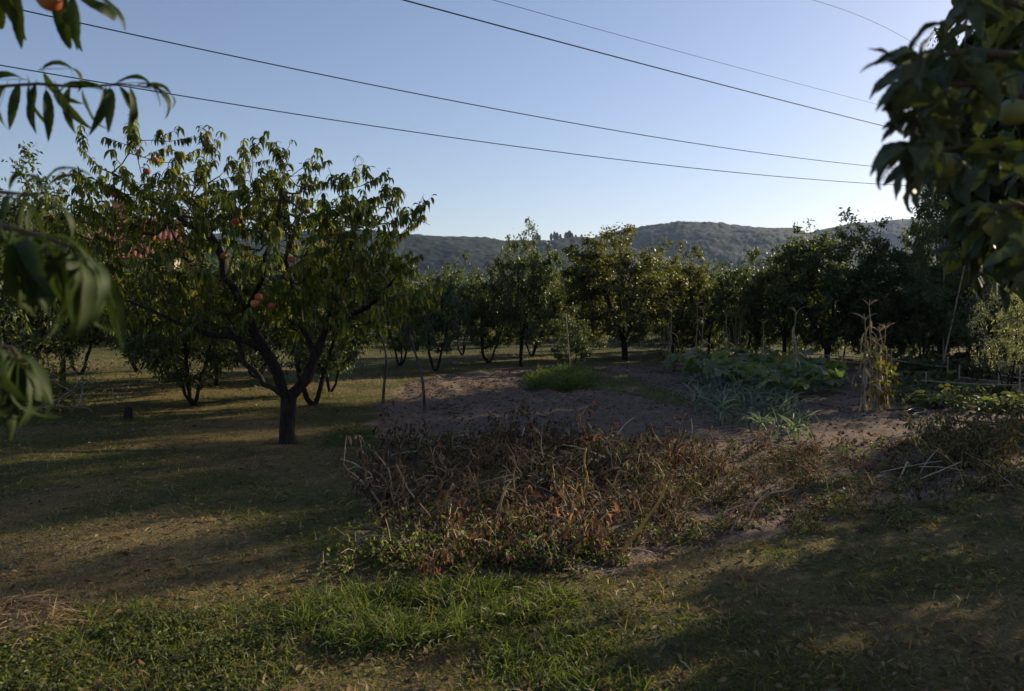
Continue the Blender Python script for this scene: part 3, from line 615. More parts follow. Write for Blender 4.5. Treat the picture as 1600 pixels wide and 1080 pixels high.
def near_peach():
    rng = np.random.RandomState(31); base = np.array([-2.6, 1.3, 0.])
    t = thing('peach_tree', 'peach tree just outside the left edge whose drooping boughs hang into the picture', 'tree', base)
    def loc(px, py, Y): return at(px, py, Y) - base
    tr = MB(); tube(tr, [(0, 0, -.1), (.02, .02, .5), (0, .05, 1.0)], [.11, .09, .085], 10); tr.build('trunk', M_bark, t)
    def bough(pts, r, n_sub):
        mb = MB(); tube(mb, pts, r, 6, cap=True); mb.build('branch', M_twig, t)
    fork = np.array([0, .05, 1.0])
    # A: the bough seen against the sky at upper left
    A = [fork, np.array([.35, .2, 1.7]), loc(-160, 175, 1.75), loc(-60, 150, 1.75), loc(0, 135, 1.75), loc(60, 131, 1.75), loc(120, 136, 1.75), loc(190, 132, 1.75), loc(236, 137, 1.75)]
    bough(A, [.045, .03, .012, .007, .004, .0035, .003, .0022, .0015], 0)
    for (x, y, tx, ty, k) in [(36, 124, -60, 20, 2), (30, 130, -5, -40, 0), (45, 125, 2, -40, 0), (56, 131, -4, -40, 4), (68, 112, 10, -30, 1), (66, 108, 50, 30, 3), (72, 140, 10, -40, 0), (96, 134, 60, 14, 4), (88, 132, 14, -30, 1),
            (128, 140, 0, -40, 4), (152, 138, -14, 10, 3), (165, 136, -2, -40, 0), (172, 138, 6, -12, 1), (186, 134, 12, -20, 5), (203, 136, 4, -30, 0), (214, 134, 26, 6, 3), (228, 135, 50, 6, 2), (182, 130, 50, 26, 6), (10, 133, -20, -30, 1), (110, 136, -6, -30, 1), (-20, 140, -10, -40, 0)]:
        d = np.array([tx, rng.uniform(-18, 18), ty]); face_leaf(PK[k], t, loc(x, y, 1.75 + rng.uniform(-.03, .03)), d, (1 if rng.rand() < .5 else -1) * rng.uniform(.2, 1.1), rng.uniform(.72, .88)) if ty < 0 else put_leaf(PK[k], t, loc(x, y, 1.75 + rng.uniform(-.03, .03)), d, rng.uniform(-.5, .5), rng.uniform(.75, .92))
    # B: the bough just above the upper edge
    B = [np.array([.35, .2, 1.7]), loc(-140, -80, 1.55), loc(-20, -40, 1.55), loc(70, -28, 1.55), loc(118, -8, 1.55)]
    bough(B, [.03, .012, .006, .004, .002], 0)
    for (x, y, tx, ty, k) in [(82, -6, 6, -40, 1), (102, -8, -2, -40, 0), (112, -10, 6, -40, 4), (118, -8, 40, 4, 2), (122, -4, 44, -16, 6), (6, -22, 2, -40, 0), (22, -25, 4, -40, 4), (-4, -22, -8, -40, 1), (45, -40, 5, 30, 2)]:
        d = np.array([tx, rng.uniform(-15, 15), ty]); (face_leaf if ty < 0 else put_leaf)(PK[k], t, loc(x, y, 1.55 + rng.uniform(-.03, .03)), d, rng.uniform(-.8, .8), rng.uniform(.72, .86))
    o = link('peach', peach_me, t); o.location = loc(78, -4, 1.56); o.scale = (.027,) * 3
    # C: two low boughs, close to the lens
    for (path, Y) in [([(-220, 330), (-80, 345), (0, 352), (60, 368), (120, 388), (160, 420)], 1.15), ([(-220, 500), (-90, 515), (-20, 535), (20, 545), (35, 565)], 1.25), ([(-220, 300), (-100, 285), (0, 300), (50, 305), (72, 300)], 1.5)]:
        pts = [fork * [1, 1, .9 + .1 * rng.rand()]] + [loc(x, y, Y) for x, y in path]; n = len(pts)
        bough(pts, np.concatenate([[.03], np.linspace(.007, .0015, n - 1)]), 0)
        q = np.array(path, float); nleaf = {1.15: 46, 1.25: 30, 1.5: 9}[Y]
        for i in range(nleaf):
            s = rng.uniform(.25, 1); x = np.interp(s, np.linspace(0, 1, len(q)), q[:, 0]); y = np.interp(s, np.linspace(0, 1, len(q)), q[:, 1])
            a = rng.uniform(0, 6.28); d = np.array([math.cos(a), .6 * math.sin(a), rng.uniform(-1.6, .2)])
            put_leaf(PK[rng.randint(7)], t, loc(x, y + rng.uniform(0, 22), Y + rng.uniform(-.07, .09)), d, rng.uniform(-.6, .6), rng.uniform(.7, 1.0))
    for s_ in (0,):
        for (x, y, tx, ty, k) in [(72, 300, 20, 44, 3), (66, 300, -16, 44, 3), (70, 300, 6, 44, 6)]:
            put_leaf(PK[k], t, loc(x, y, 1.5), np.array([tx, 6, ty]), 0, .8)
near_peach()
def near_apple():
    rng = np.random.RandomState(63); base = np.array([2.15, 1.75, 0.])
    t = thing('apple_tree', 'apple tree at the right edge with large dark leaves close to the lens', 'tree', base)
    def loc(px, py, Y): return at(px, py, Y) - base
    tr = MB(); tube(tr, [(0, 0, -.1), (.02, .0, .5), (-.02, .05, 1.15)], [.10, .08, .075], 10); tr.build('trunk', M_bark2, t)
    fork = np.array([-.02, .05, 1.15])
    paths = [([(1720, 150), (1600, 90), (1520, 80), (1450, 88), (1415, 98)], 1.35), ([(1640, 160), (1540, 130), (1470, 130), (1440, 170), (1425, 215), (1418, 250)], 1.35), ([(1700, 60), (1600, 10), (1540, -10), (1500, -20)], 1.5),
             ([(1700, 260), (1600, 230), (1530, 225), (1470, 235), (1440, 255)], 1.6), ([(1700, 380), (1640, 340), (1590, 320), (1540, 330)], 1.5), ([(1720, 420), (1660, 400), (1620, 390), (1590, 400)], 1.4), ([(1740, 0), (1660, -60), (1560, -80)], 1.5)]
    for i, (path, Y) in enumerate(paths):
        pts = [fork] + [loc(x, y, Y) for x, y in path]; n = len(pts); mb = MB()
        tube(mb, pts, np.concatenate([[.035], np.linspace(.010, .003, n - 1)]), 6, cap=True); mb.build('branch', M_twig, t)
        q = np.array(path, float)
        for k in range([52, 50, 30, 46, 30, 18, 10][i]):
            s = rng.uniform(.12, 1.0) ** .8; x = np.interp(s, np.linspace(0, 1, len(q)), q[:, 0]); y = np.interp(s, np.linspace(0, 1, len(q)), q[:, 1])
            a = rng.uniform(0, 6.28); d = np.array([math.cos(a) - .2, .7 * math.sin(a), rng.uniform(-1.2, .3)])
            put_leaf(AP[rng.randint(5)], t, loc(x + rng.uniform(-5, 14), y + rng.uniform(-10, 30), Y + rng.uniform(-.10, .18)), d, rng.uniform(-.9, .9), rng.uniform(.65, 1.0))
    for (x, y, tx, ty, k, s) in [(1418, 92, 8, 40, 4, .9), (1402, 98, -40, 4, 1, .85), (1415, 110, -40, -14, 1, .8), (1410, 130, -16, -40, 0, .8), (1418, 150, -26, -40, 1, .75), (1425, 185, -36, -20, 0, .7), (1430, 230, -40, 4, 2, .95),
            (1420, 235, -20, -8, 2, .95), (1425, 250, -4, -30, 1, .8), (1395, 92, -30, 22, 0, .5), (1455, 85, 26, 26, 3, .8), (1440, 90, 10, 34, 0, .6), (1500, 30, -34, -6, 3, .7)]:
        put_leaf(AP[k], t, loc(x, y, 1.33 + rng.uniform(-.02, .02)), np.array([tx, rng.uniform(-8, 8), ty]), rng.uniform(-.5, .5), s)
    for (x, y, Y) in [(1480, 258, 1.62), (1585, 175, 1.55), (1560, 350, 1.6)]:
        mb = MB(); u = np.linspace(0, math.pi, 12); v = np.arange(16) * 2 * math.pi / 16
        rr = np.sin(u) * (1 + .06 * np.cos(u)); zz = np.cos(u) * .9 - .3 * np.exp(-(u / .32) ** 2) + .2 * np.exp(-((np.pi - u) / .3) ** 2)
        V = np.stack([rr[:, None] * np.cos(v), rr[:, None] * np.sin(v), zz[:, None] + 0 * v], -1).reshape(-1, 3); I = np.arange(12)[:, None] * 16; k = np.arange(16)[None]
        mb.add(V, np.stack([I[:-1] + k, I[1:] + k, I[1:] + (k + 1) % 16, I[:-1] + (k + 1) % 16], -1).reshape(-1, 4), None, (.20, .20, .06))
        tube(mb, [(0, 0, .55), (.03, 0, .95), (.08, 0, 1.2)], [.05, .04, .05], 5, (.1, .07, .04))
        o = mb.build('apple', plainmat('apple_skin', (1, 1, 1), .35, 40, .1, .5), t); o.location = loc(x, y, Y); o.scale = (.03,) * 3
    # the upper crown above the picture
    P = ellip(rng, 2200, (.45, -.25, 2.2), (1.0, .8, .8), .3); mb = MB()
    strips(mb, P, nrm(rnddir(rng, len(P)) + np.array([0, 0, -.4])), .09, .046, 1.0, rng, 4, mixcol(rng, len(P), [(.035, .052, .022), (.045, .062, .026)], [1, 1]), .8, fold=.4)
    for c_, r_, n_ in [((1590, 150, 2.3), (.22, .3, .42), 700), ((1600, 330, 2.4), (.16, .3, .25), 260)]:
        P = ellip(rng, n_, loc(*c_), r_, .1); strips(mb, P, nrm(rnddir(rng, len(P)) + np.array([0, 0, -.5])), .09, .044, 1.0, rng, 4, mixcol(rng, len(P), [(.035, .052, .022), (.045, .062, .026)], [1, 1]), .8, fold=.4)
    stuff(mb.build('crown', M_apple, t), '')
near_apple()

# ------------------------------------------------------------------ the house behind the trees
def house():
    Yh = 38.0; p = at(150, 475, Yh); base = np.array([p[0], Yh, 0.])
    t = thing('house', 'house with red tiled roof half hidden behind the peach tree crown', 'house', base, .35)
    W_, D_, Hw, Hr = 7.5, 6.0, 4.0, 5.9
    mb = MB(); x, y = W_ / 2, D_ / 2
    mb.add([(-x, -y, 0), (x, -y, 0), (x, y, 0), (-x, y, 0), (-x, -y, Hw), (x, -y, Hw), (x, y, Hw), (-x, y, Hw), (-x, 0, Hr - .1), (x, 0, Hr - .1)],
           [(0, 1, 5, 4), (1, 2, 6, 5), (2, 3, 7, 6), (3, 0, 4, 7)], [(5, 6, 9), (7, 4, 8)])
    mb.build('wall', plainmat('house_render', (.30, .25, .19), .9, 3, .12), t, False)
    rm = plainmat('roof_tile', (.30, .105, .06), .8, 5, .3); ro = MB()
    for s in (-1, 1):                               # rows of barrel tiles
        e = np.array([0, s * (y + .45), Hw - .28]); r = np.array([0, 0, Hr]); n = 34; k = 8
        xs = np.linspace(-x - .3, x + .3, n * 4 + 1); tt = np.linspace(0, 1, k * 2 + 1)
        XX, TT = np.meshgrid(xs, tt, indexing='ij'); lift = .05 * np.abs(np.sin((XX + x) / (W_ + .6) * n * math.pi)) + .03 * ((TT * k) % 1)
        V = np.stack([XX, e[1] * (1 - TT), e[2] * (1 - TT) + r[2] * TT + lift], -1); I = np.arange(V.shape[0] * V.shape[1]).reshape(V.shape[:2])
        ro.add(V.reshape(-1, 3), np.stack([I[:-1, :-1], I[1:, :-1], I[1:, 1:], I[:-1, 1:]], -1).reshape(-1, 4))
    rf = ro.build('roof', rm, t)
    ch = MB(); cx = 1.2
    for (a, b, z0, z1) in [(.35, .3, Hr - .8, Hr + .7), (.43, .38, Hr + .7, Hr + .82)]:
        ch.add([(cx + i * a, j * b, z) for z in (z0, z1) for (i, j) in ((-1, -1), (1, -1), (1, 1), (-1, 1))], [(0, 1, 5, 4), (1, 2, 6, 5), (2, 3, 7, 6), (3, 0, 4, 7), (4, 5, 6, 7)])
    ch.build('chimney', plainmat('chimney_brick', (.45, .22, .11), .9, 12, .3), rf, False)
    fm, gm = plainmat('window_frame', (.6, .58, .54), .6, 5, .1), plainmat('window_glass', (.03, .035, .04), .1, 2, .1, .6)
    for (wx, wz) in [(-2.4, 2.1), (0, 2.1), (2.4, 2.1), (-2.4, .9), (2.4, .9)]:
        f = MB(); w, h, d = .5, .45, .06
        for (a0, a1, c0, c1) in [(-w, w, h - .08, h), (-w, w, -h, -h + .08), (-w, -w + .08, -h + .08, h - .08), (w - .08, w, -h + .08, h - .08), (-.035, .035, -h + .08, h - .08)]:
            f.add([(a, yy, c) for yy in (-y - d, -y + .02) for (a, c) in ((a0, c0), (a1, c0), (a1, c1), (a0, c1))], [(0, 1, 2, 3), (0, 4, 5, 1), (1, 5, 6, 2), (2, 6, 7, 3), (3, 7, 4, 0)])
        wo_ = f.build('window', fm, t, False); wo_.location = (wx, 0, wz + .6)
        g = MB(); g.add([(-w, -y - .02, -h), (w, -y - .02, -h), (w, -y - .02, h), (-w, -y - .02, h)], [(0, 1, 2, 3)]); g.build('pane', gm, wo_, False)
    b = MB(); b.add([(i, j, k) for k in (2.0, 2.14) for (i, j) in ((-3.2, -y - 1.1), (1.2, -y - 1.1), (1.2, -y - .01), (-3.2, -y - .01))], [(3, 2, 1, 0), (0, 1, 5, 4), (1, 2, 6, 5), (2, 3, 7, 6), (3, 0, 4, 7), (4, 5, 6, 7)])
    b.build('balcony', fm, t, False)
house()

# ------------------------------------------------------------------ overhead wires
def cable(pts_px, label, r):
    """pts_px: picture points with their distance; a true sagging wire that runs on past the picture"""
    A = np.array([at(*p) for p in pts_px]); a, b = A[0], A[-1]; d = b - a; L2 = d[:2] @ d[:2]
    tm_ = [((q - a)[:2] @ d[:2]) / L2 for q in A]
    cf = np.polyfit(tm_, A[:, 2], min(2, len(A) - 1)); t = np.linspace(-.6, 1.5, 60)
    P = np.stack([a[0] + d[0] * t, a[1] + d[1] * t, np.polyval(cf, t)], -1)
    mb = MB(); tube(mb, P, r, 5); tag(mb.build('power_cable', M_cable), label, 'cable', 'overhead cables')
def mid(p, q, x, y):                                # distance of the wire where it crosses column x
    a, b = at(*p), at(*q); k = (x - CX) / FP
    t = (k * a[1] - a[0]) / ((b[0] - a[0]) - k * (b[1] - a[1])); return (x, y, a[1] + t * (b[1] - a[1]))
for p, q, m_, lab, r in [((30, 15, 14), (1385, 262, 31), (650, 146), 'overhead cable running from the top left corner down behind the apple leaves', .0125),
        ((0, 102, 14.7), (1415, 290, 30), (700, 214), 'lowest overhead cable, just above the big peach tree', .0115),
        ((630, 0, 13.5), (1385, 198, 24), (1000, 100), 'thick overhead cable entering at the top middle', .0135),
        ((770, 0, 26), (1370, 163, 44), (1050, 79), 'thin faint overhead cable above the thick one', .010),
        ((1270, 0, 30), (1415, 60, 36), (1345, 31), 'short faint overhead cable at the upper right', .010)]:
    cable([p, mid(p, q, *m_), q], lab, r)

# ------------------------------------------------------------------ young saplings, stake, stump, brush pile
def sapling(px0, py0, path, label, seed):
    rng = np.random.RandomState(seed); base = GP(px0, py0); Y_ = base[1]
    t = thing('young_sapling', label, 'sapling', base, group=None)
    pts = [np.array([0, 0, -.05])] + [at(x, y, Y_) - base for x, y in path]; mb = MB()
    q = np.array(pts); s = np.linspace(0, 1, len(q)); ss = np.linspace(0, 1, 14); q = np.stack([np.interp(ss, s, q[:, i]) for i in range(3)], -1); q[1:-1] = (q[:-2] + 2 * q[1:-1] + q[2:]) / 4
    tube(mb, q, np.linspace(.026, .011, 14), 7, cap=True); mb.build('trunk', M_bark2, t)
    bm = MB(); top = q[-1]
    for i in range(12):
        e = top + rnddir(rng, 1, .1, .9)[0] * rng.uniform(.25, .6); tube(bm, [q[-3 + i % 3], (top + e) / 2 + [0, 0, .04], e], [.007, .005, .002], 3)
        o = link('leafy_shoot', SH_ME[rng.randint(21)], t); o.location = e; o.rotation_euler = (0, 0, rng.uniform(0, 6))
        o = link('leafy_shoot', SH_ME[rng.randint(21)], t); o.location = (top + e) / 2; o.rotation_euler = (0, 0, rng.uniform(0, 6))
    bm.build('branches', M_twig, t)['kind'] = 'stuff'
sapling(598, 630, [(600, 600), (605, 565), (600, 535), (588, 512), (585, 490)], 'young sapling with bent bare stem, left one at the edge of the tilled plot', 3)
sapling(664, 641, [(662, 610), (658, 580), (648, 550), (640, 525), (638, 500)], 'young sapling leaning left, right one standing in the tilled plot', 5)
def bar(name, a, b, r, mat, label=None, cat=None, group=None, bow=.0, sides=7, parent=None):
    a = np.asarray(a, float); b = np.asarray(b, float); t = np.linspace(0, 1, 9)[:, None]
    P = a * (1 - t) + b * t; P[:, 2] += bow * 4 * (t * (1 - t))[:, 0]; P = P + .3 * r * np.sin(np.arange(9) * 2.3)[:, None] * np.array([.5, .5, .8])
    mb = MB(); c = P[0].copy(); tube(mb, P - c, np.linspace(r, r * .75, 9), sides, cap=True); o = mb.build(name, mat, parent); o.location = c
    if label: tag(o, label, cat, group)
    return o
p = GP(893, 590); bar('garden_stake', p - [0, 0, .1], at(884, 490, p[1]), .013, M_pole, 'leaning pale stake standing in the dark shrub', 'stake')
p = GP(200, 653)
mb = MB(); tube(mb, [(0, 0, -.06), (0, 0, .02), (.005, 0, .1), (.01, .005, .17)], [.075, .062, .056, .052], 12, cap=True)
o = mb.build('tree_stump', M_bark, None); o.location = p; tag(o, 'short dark tree stump in the lawn left of the big peach tree', 'stump')
def brush_pile():
    rng = np.random.RandomState(9); base = GP(80, 645); t = thing('brush_pile', 'pile of dead branches overgrown with yellow weeds at the left edge', 'brush pile', base)
    for i in range(26):
        a = rng.normal(size=3) * [.45, .35, 0]; a[2] = rng.uniform(0, .25); d = rnddir(rng, 1, .1, .8)[0]; L = rng.uniform(.5, 1.1)
        mb = MB(); e = a + d * L; m_ = (a + e) / 2 + rng.normal(size=3) * .06; tube(mb, [a, m_, e], [.011, .008, .004], 5)
        for k in range(3): s = m_ * (1 - k * .3) + e * k * .3; tube(mb, [s, s + rnddir(rng, 1, -.1, .9)[0] * rng.uniform(.12, .3)], [.004, .0015], 3)
        mb.build('dead_branch', M_pole, t)
    w = MB(); n = 2600; P = rng.normal(size=(n, 3)) * [.42, .32, .3] + [-.25, 0, .42]; P[:, 2] = np.abs(P[:, 2])
    strips(w, P, rnddir(rng, n, -.4, 1), rng.uniform(.05, .11, n), .022, .8, rng, 2, mixcol(rng, n, [(.14, .15, .035), (.10, .12, .03), (.20, .17, .06), (.07, .08, .025)], [3, 3, 2, 2]), .8)
    stuff(w.build('weeds', M_leaf, t), '')
brush_pile()

# ------------------------------------------------------------------ dry corn
STRAWPAL = ([(.42, .35, .22), (.34, .27, .16), (.50, .43, .30), (.25, .19, .11)], [4, 3, 2, 2])
def corn(px, py, topy, label, seed, group='dry corn stalks', dx=0., dy=0., nl=11, tassel=True):
    rng = np.random.RandomState(seed); base = GP(px, py) + [dx, dy, 0]; h = at(px, topy, base[1])[2] - base[2]
    t = thing('corn_plant', label, 'corn', base, rng.uniform(0, 6), group)
    mb = MB(); k = 9; q = np.stack([np.cumsum(rng.normal(size=k) * .018), np.cumsum(rng.normal(size=k) * .018), np.linspace(-.05, h * .86, k)], -1); q[:, :2] -= q[0, :2]
    tube(mb, q, np.linspace(.014, .007, k), 7, (.8, .8, .75)); mb.build('stalk', M_straw, t)
    for i in range(nl):
        s = .12 + .8 * i / nl; c = np.array([np.interp(s, np.linspace(0, 1, k), q[:, j]) for j in range(3)]); a = i * 3.14 + rng.uniform(-.6, .6); lm = MB()
        strips(lm, [c], [[math.cos(a), math.sin(a), rng.uniform(.8, 2.5)]], rng.uniform(.22, .5), rng.uniform(.016, .036), rng.uniform(5, 14), rng, 8, mixcol(rng, 1, *STRAWPAL), .3, prof=[.8, 1, 1, .9, .8, .65, .5, .3, 0], fold=.5)
        lm.build('leaf', M_dry, t)
    if rng.rand() < .8:
        e = MB(); c = q[4]; u = np.array([math.cos(seed), math.sin(seed), -.6]); tube(e, [c, c + u * .06, c + u * .17, c + u * .24], [.008, .024, .02, .004], 7, (1.1, 1.0, .8)); e.build('ear', M_straw, t)
    if tassel:
        ts = MB(); n = 11; a = rng.uniform(0, 6.28, n); strips(ts, np.repeat(q[-1:], n, 0), np.stack([np.cos(a) * .6, np.sin(a) * .6, np.ones(n)], -1), rng.uniform(.16, .26, n), .010, 1.0, rng, 4, mixcol(rng, n, *STRAWPAL), .5, prof=[.6, 1, 1, .8, 0]); ts.build('tassel', M_dry, t)
corn(1043, 575, 474, 'dry corn plant farthest left, beside a lit yellow bush', 1)
corn(1082, 572, 462, 'thin dry corn plant second from the left, half green', 2, nl=8)
corn(1098, 574, 470, 'thin dry corn plant third from the left, with a bent leaf at its foot', 12, nl=8)
corn(1139, 572, 478, 'dry corn plant standing behind the squash patch, fourth from the left', 3)
corn(1188, 584, 494, 'dry corn plant with hanging sheaths in the middle of the squash patch', 4)
corn(1240, 606, 470, 'tall bare dry corn stalk with tufted top in the squash patch', 5, nl=9)
for i, (dx, dy, tp) in enumerate([(-.13, 0, 478), (-.03, .14, 452), (.09, .02, 500), (.17, .12, 495), (.02, -.12, 520), (-.08, -.1, 530)]):
    corn(1366, 640, tp, 'dry corn plant in the dense bundle of stalks beside the hose', 20 + i, 'corn bundle beside the hose', dx, dy, 15)
p = GP(1352, 646); bar('garden_stake', p - [0, 0, .1], at(1351, 565, p[1]), .012, M_pole, 'thin upright stake left of the corn bundle', 'stake')
def yellowbush(px, py, topy, seed, label):
    rng = np.random.RandomState(seed); base = GP(px, py); h = at(px, topy, base[1])[2]; t = thing('bean_vine', label, 'vine', base)
    st = MB(); lf = MB(); P = []
    for i in range(9):
        a = rng.uniform(0, 6.28); e = np.array([math.cos(a) * rng.uniform(.05, .22), math.sin(a) * .2, h * rng.uniform(.6, 1)]); m_ = e * [.6, .6, .5] + rng.normal(size=3) * .04
        tube(st, [(0, 0, 0), m_, e], [.006, .005, .002], 4); P.append(m_ + rng.normal(size=(14, 3)) * [.1, .1, h * .16]); P.append(e + rng.normal(size=(16, 3)) * .09)
    P = np.concatenate(P); n = len(P); st.build('stem', M_straw, t)
    strips(lf, P, rnddir(rng, n, -1, .5), rng.uniform(.06, .10, n), .05, 1.2, rng, 3, mixcol(rng, n, [(.11, .12, .03), (.085, .10, .025), (.15, .13, .05), (.13, .09, .045)], [3, 3, 2, 1]), .9); lf.build('foliage', M_leaf, t)
yellowbush(1040, 572, 500, 5, 'small yellowing bean vine around the leftmost dry corn plant')
yellowbush(1152, 570, 478, 6, 'yellow-green bean vine climbing behind the squash patch')
yellowbush(1372, 640, 560, 7, 'withering bean vine wound into the corn bundle')

# ------------------------------------------------------------------ vegetable beds
def squash_leaf(seed):
    rng = np.random.RandomState(seed); mb = MB(); n = 15; a = np.linspace(.35, 2 * math.pi - .35, n); rad = .13 * (1 + .12 * np.cos(a * 5) + .08 * rng.normal(size=n))
    ring = np.stack([-np.cos(a) * rad, np.sin(a) * rad, .035 * np.cos(a * 3 + seed) - .02 + .02 * rng.normal(size=n)], -1); innr = ring * [.5, .5, .3] + [0, 0, .012]
    V = np.concatenate([[[0, 0, 0]], innr, ring]); T = [[0, 1 + i, 2 + i] for i in range(n - 1)]; Q = [[1 + i, 1 + n + i, 2 + n + i, 2 + i] for i in range(n - 1)]
    c = [(.14, .20, .085), (.18, .23, .12), (.115, .17, .07), (.26, .27, .18), (.24, .24, .10)][seed % 5]
    cc = np.array([c] * len(V)) * (.85 + .3 * rng.rand(len(V), 1)); mb.add(V, Q, T, cc)
    tube(mb, [(0, 0, 0), (-.03, .0, -.12), (-.09, 0, -.26), (-.12, .01, -.4)], [.005, .006, .007, .008], 5, (.10, .13, .05)); return mb.mesh('leaf', M_leaf)
SQ = [squash_leaf(i) for i in range(7)]
rng = np.random.RandomState(17)
SQP = [(1072, 583), (1100, 600), (1110, 578), (1145, 590), (1150, 575), (1180, 600), (1190, 580), (1222, 592), (1225, 612), (1258, 600), (1270, 615), (1205, 622), (1160, 612), (1285, 602), (1240, 580), (1130, 606)]
SQL = ['at the left end of the patch, below the thin corn', 'at the left front, touching the leeks', 'at the back left, at the foot of the third corn plant', 'in the middle, left of the corn with hanging sheaths', 'at the back, at the foot of the fourth corn plant', 'in front of the corn with hanging sheaths',
       'at the foot of the corn with hanging sheaths', 'just left of the tall bare corn stalk', 'in front of the tall bare corn stalk', 'just right of the tall bare corn stalk', 'at the right front corner of the patch', 'nearest of all, behind the right leeks', 'behind the middle of the leeks', 'at the right end of the patch', 'at the back, behind the tall bare corn stalk', 'behind the left half of the leeks']
for i, (x, y) in enumerate(SQP):
    b = GP(x, y); t = thing('squash_plant', 'leafy green squash plant %s' % SQL[i], 'squash', b, 0, 'squash plants in the patch')
    vm = MB()
    for k in range(3):
        a = rng.uniform(0, 6.28); tube(vm, [(0, 0, .02), (math.cos(a) * .3, math.sin(a) * .3, .05), (math.cos(a + .4) * .6, math.sin(a + .4) * .6, .03)], [.012, .01, .006], 5, (.10, .13, .05))
    vm.build('vine', M_leaf, t)
    for k in range(15):
        a = rng.uniform(0, 6.28); r = .5 * math.sqrt(rng.rand()); o = link('leaf', SQ[rng.randint(7)], t); o.location = (math.cos(a) * r, math.sin(a) * r, rng.uniform(.22, .55) - .1 * r)
        o.rotation_euler = (rng.uniform(-.5, .5), rng.uniform(-.5, .5), rng.uniform(0, 6)); s = rng.uniform(.85, 1.5); o.scale = (s, s, s)
def strap(seed, L, W, dr, cols):
    rng = np.random.RandomState(seed); mb = MB()
    strips(mb, [(0, 0, 0)], [[1, 0, rng.uniform(1.0, 2.6)]], L, W, dr, rng, 6, mixcol(rng, 1, cols, [1] * len(cols)), .2, prof=[.8, 1, .95, .85, .65, .4, 0], fold=.5); return mb.mesh('leaf', M_leaf)
LK = [strap(i, .30 + .04 * (i % 4), .032, .8 + .7 * (i % 5), [(.12, .165, .175), (.15, .20, .21), (.10, .14, .14), (.19, .215, .20)]) for i in range(10)]
sm = MB(); tube(sm, [(0, 0, -.03), (0, 0, .07), (.004, 0, .16)], [.016, .014, .011], 8, (.30, .34, .22)); stem_me = sm.mesh('stem', M_leaf)
LEEK = [tuple(G(*p)[:2]) for p in [(1078, 640), (1085, 606), (1120, 598), (1200, 600), (1235, 628), (1268, 668), (1250, 688), (1180, 680), (1120, 665)]]
lx = np.array(LEEK); got = []
while len(got) < 120:
    q = np.array([rng.uniform(lx[:, 0].min(), lx[:, 0].max()), rng.uniform(lx[:, 1].min(), lx[:, 1].max())])
    if inpoly(q[0], q[1], LEEK) and all(np.hypot(*(q - g)) > .09 for g in got): got.append(q)
def third(v, a, b, names): return names[0] if v < a else (names[1] if v < b else names[2])
for q in got:
    w = third(q[1], 10.6, 12.6, ('front', 'middle', 'back')); v = third(q[0] / q[1] * FP + CX, 1135, 1195, ('left', 'centre', 'right'))
    t = thing('leek', 'blue-green leek in the %s %s of the dense patch before the squash' % (w, v), 'leek', (q[0], q[1], gz(*q)), rng.uniform(0, 6), 'leeks in the patch, %s %s' % (w, v), rng.uniform(.8, 1.1))
    link('stem', stem_me, t)
    for k in range(7):
        o = link('leaf', LK[rng.randint(10)], t); o.location = (0, 0, .10 + .012 * k); o.rotation_euler = (rng.uniform(-.2, .2), rng.uniform(-.25, .25), k * 2.4 + rng.uniform(-.5, .5)); s = rng.uniform(.7, 1.1); o.scale = (s, s, s)

def scatter(rng, poly, n):
    a = np.array(poly); lo, hi = a.min(0), a.max(0); out = np.zeros((0, 2))
    while len(out) < n:
        q = rng.uniform(lo, hi, (n * 3, 2)); out = np.concatenate([out, q[inpoly(q[:, 0], q[:, 1], poly)]])
    return out[:n]
def pxpoly(*pts): return [tuple(G(*p)[:2]) for p in pts]
# feathery green herb bed and the grass strip that runs from it
q = scatter(rng, pxpoly((826, 609), (828, 592), (860, 584), (912, 584), (928, 598), (920, 609), (880, 611)), 7500); q = q[rng.rand(len(q)) < sstep(.28, .6, fbm(q[:, 0] * 3, q[:, 1] * 3, 3))]; n = len(q); mb = MB()
e = fbm(q[:, 0] * 5, q[:, 1] * 5, 2)
strips(mb, np.column_stack([q, height(q[:, 0], q[:, 1])]) , np.column_stack([rng.normal(size=(n, 2)) * .45, np.ones(n)]), rng.uniform(.16, .34, n) * (.25 + 1.4 * e), .011, rng.uniform(.3, 1.6, n), rng, 4, mixcol(rng, n, [(.085, .13, .04), (.11, .155, .048), (.06, .095, .032), (.15, .18, .065)], [3, 3, 2, 1]), .8, prof=[.3, .5, 1, 1, 0])
q3 = np.concatenate(mb.v)[rng.randint(0, mb.n, 5000)] + rng.normal(size=(5000, 3)) * .02
strips(mb, q3, rnddir(rng, 5000, -.3, .9), .045, .016, .8, rng, 2, mixcol(rng, 5000, [(.095, .14, .045), (.12, .165, .055), (.07, .11, .038)], [1, 1, 1]), .9)
stuff(mb.build('herb_bed', M_leaf), 'feathery bright green herb bed in the middle of the tilled plot', 'herbs')
q = scatter(rng, GSTRIP, 13000); q = q + rng.normal(size=q.shape) * [.09, .2]; q = q[rng.rand(len(q)) < sstep(.25, .55, fbm(q[:, 0] * 3 + 7, q[:, 1] * 2, 3))]; n = len(q); mb = MB()
strips(mb, np.column_stack([q, height(q[:, 0], q[:, 1]) - .01]), np.column_stack([rng.normal(size=(n, 2)) * .4, np.ones(n)]), rng.uniform(.04, .11, n), .009, .8, rng, 2, mixcol(rng, n, [(.10, .13, .04), (.13, .15, .045), (.17, .16, .07)], [3, 3, 1]))
stuff(mb.build('grass_strip', M_grass), 'narrow green grass strip from the herb bed towards the leeks', 'grass')
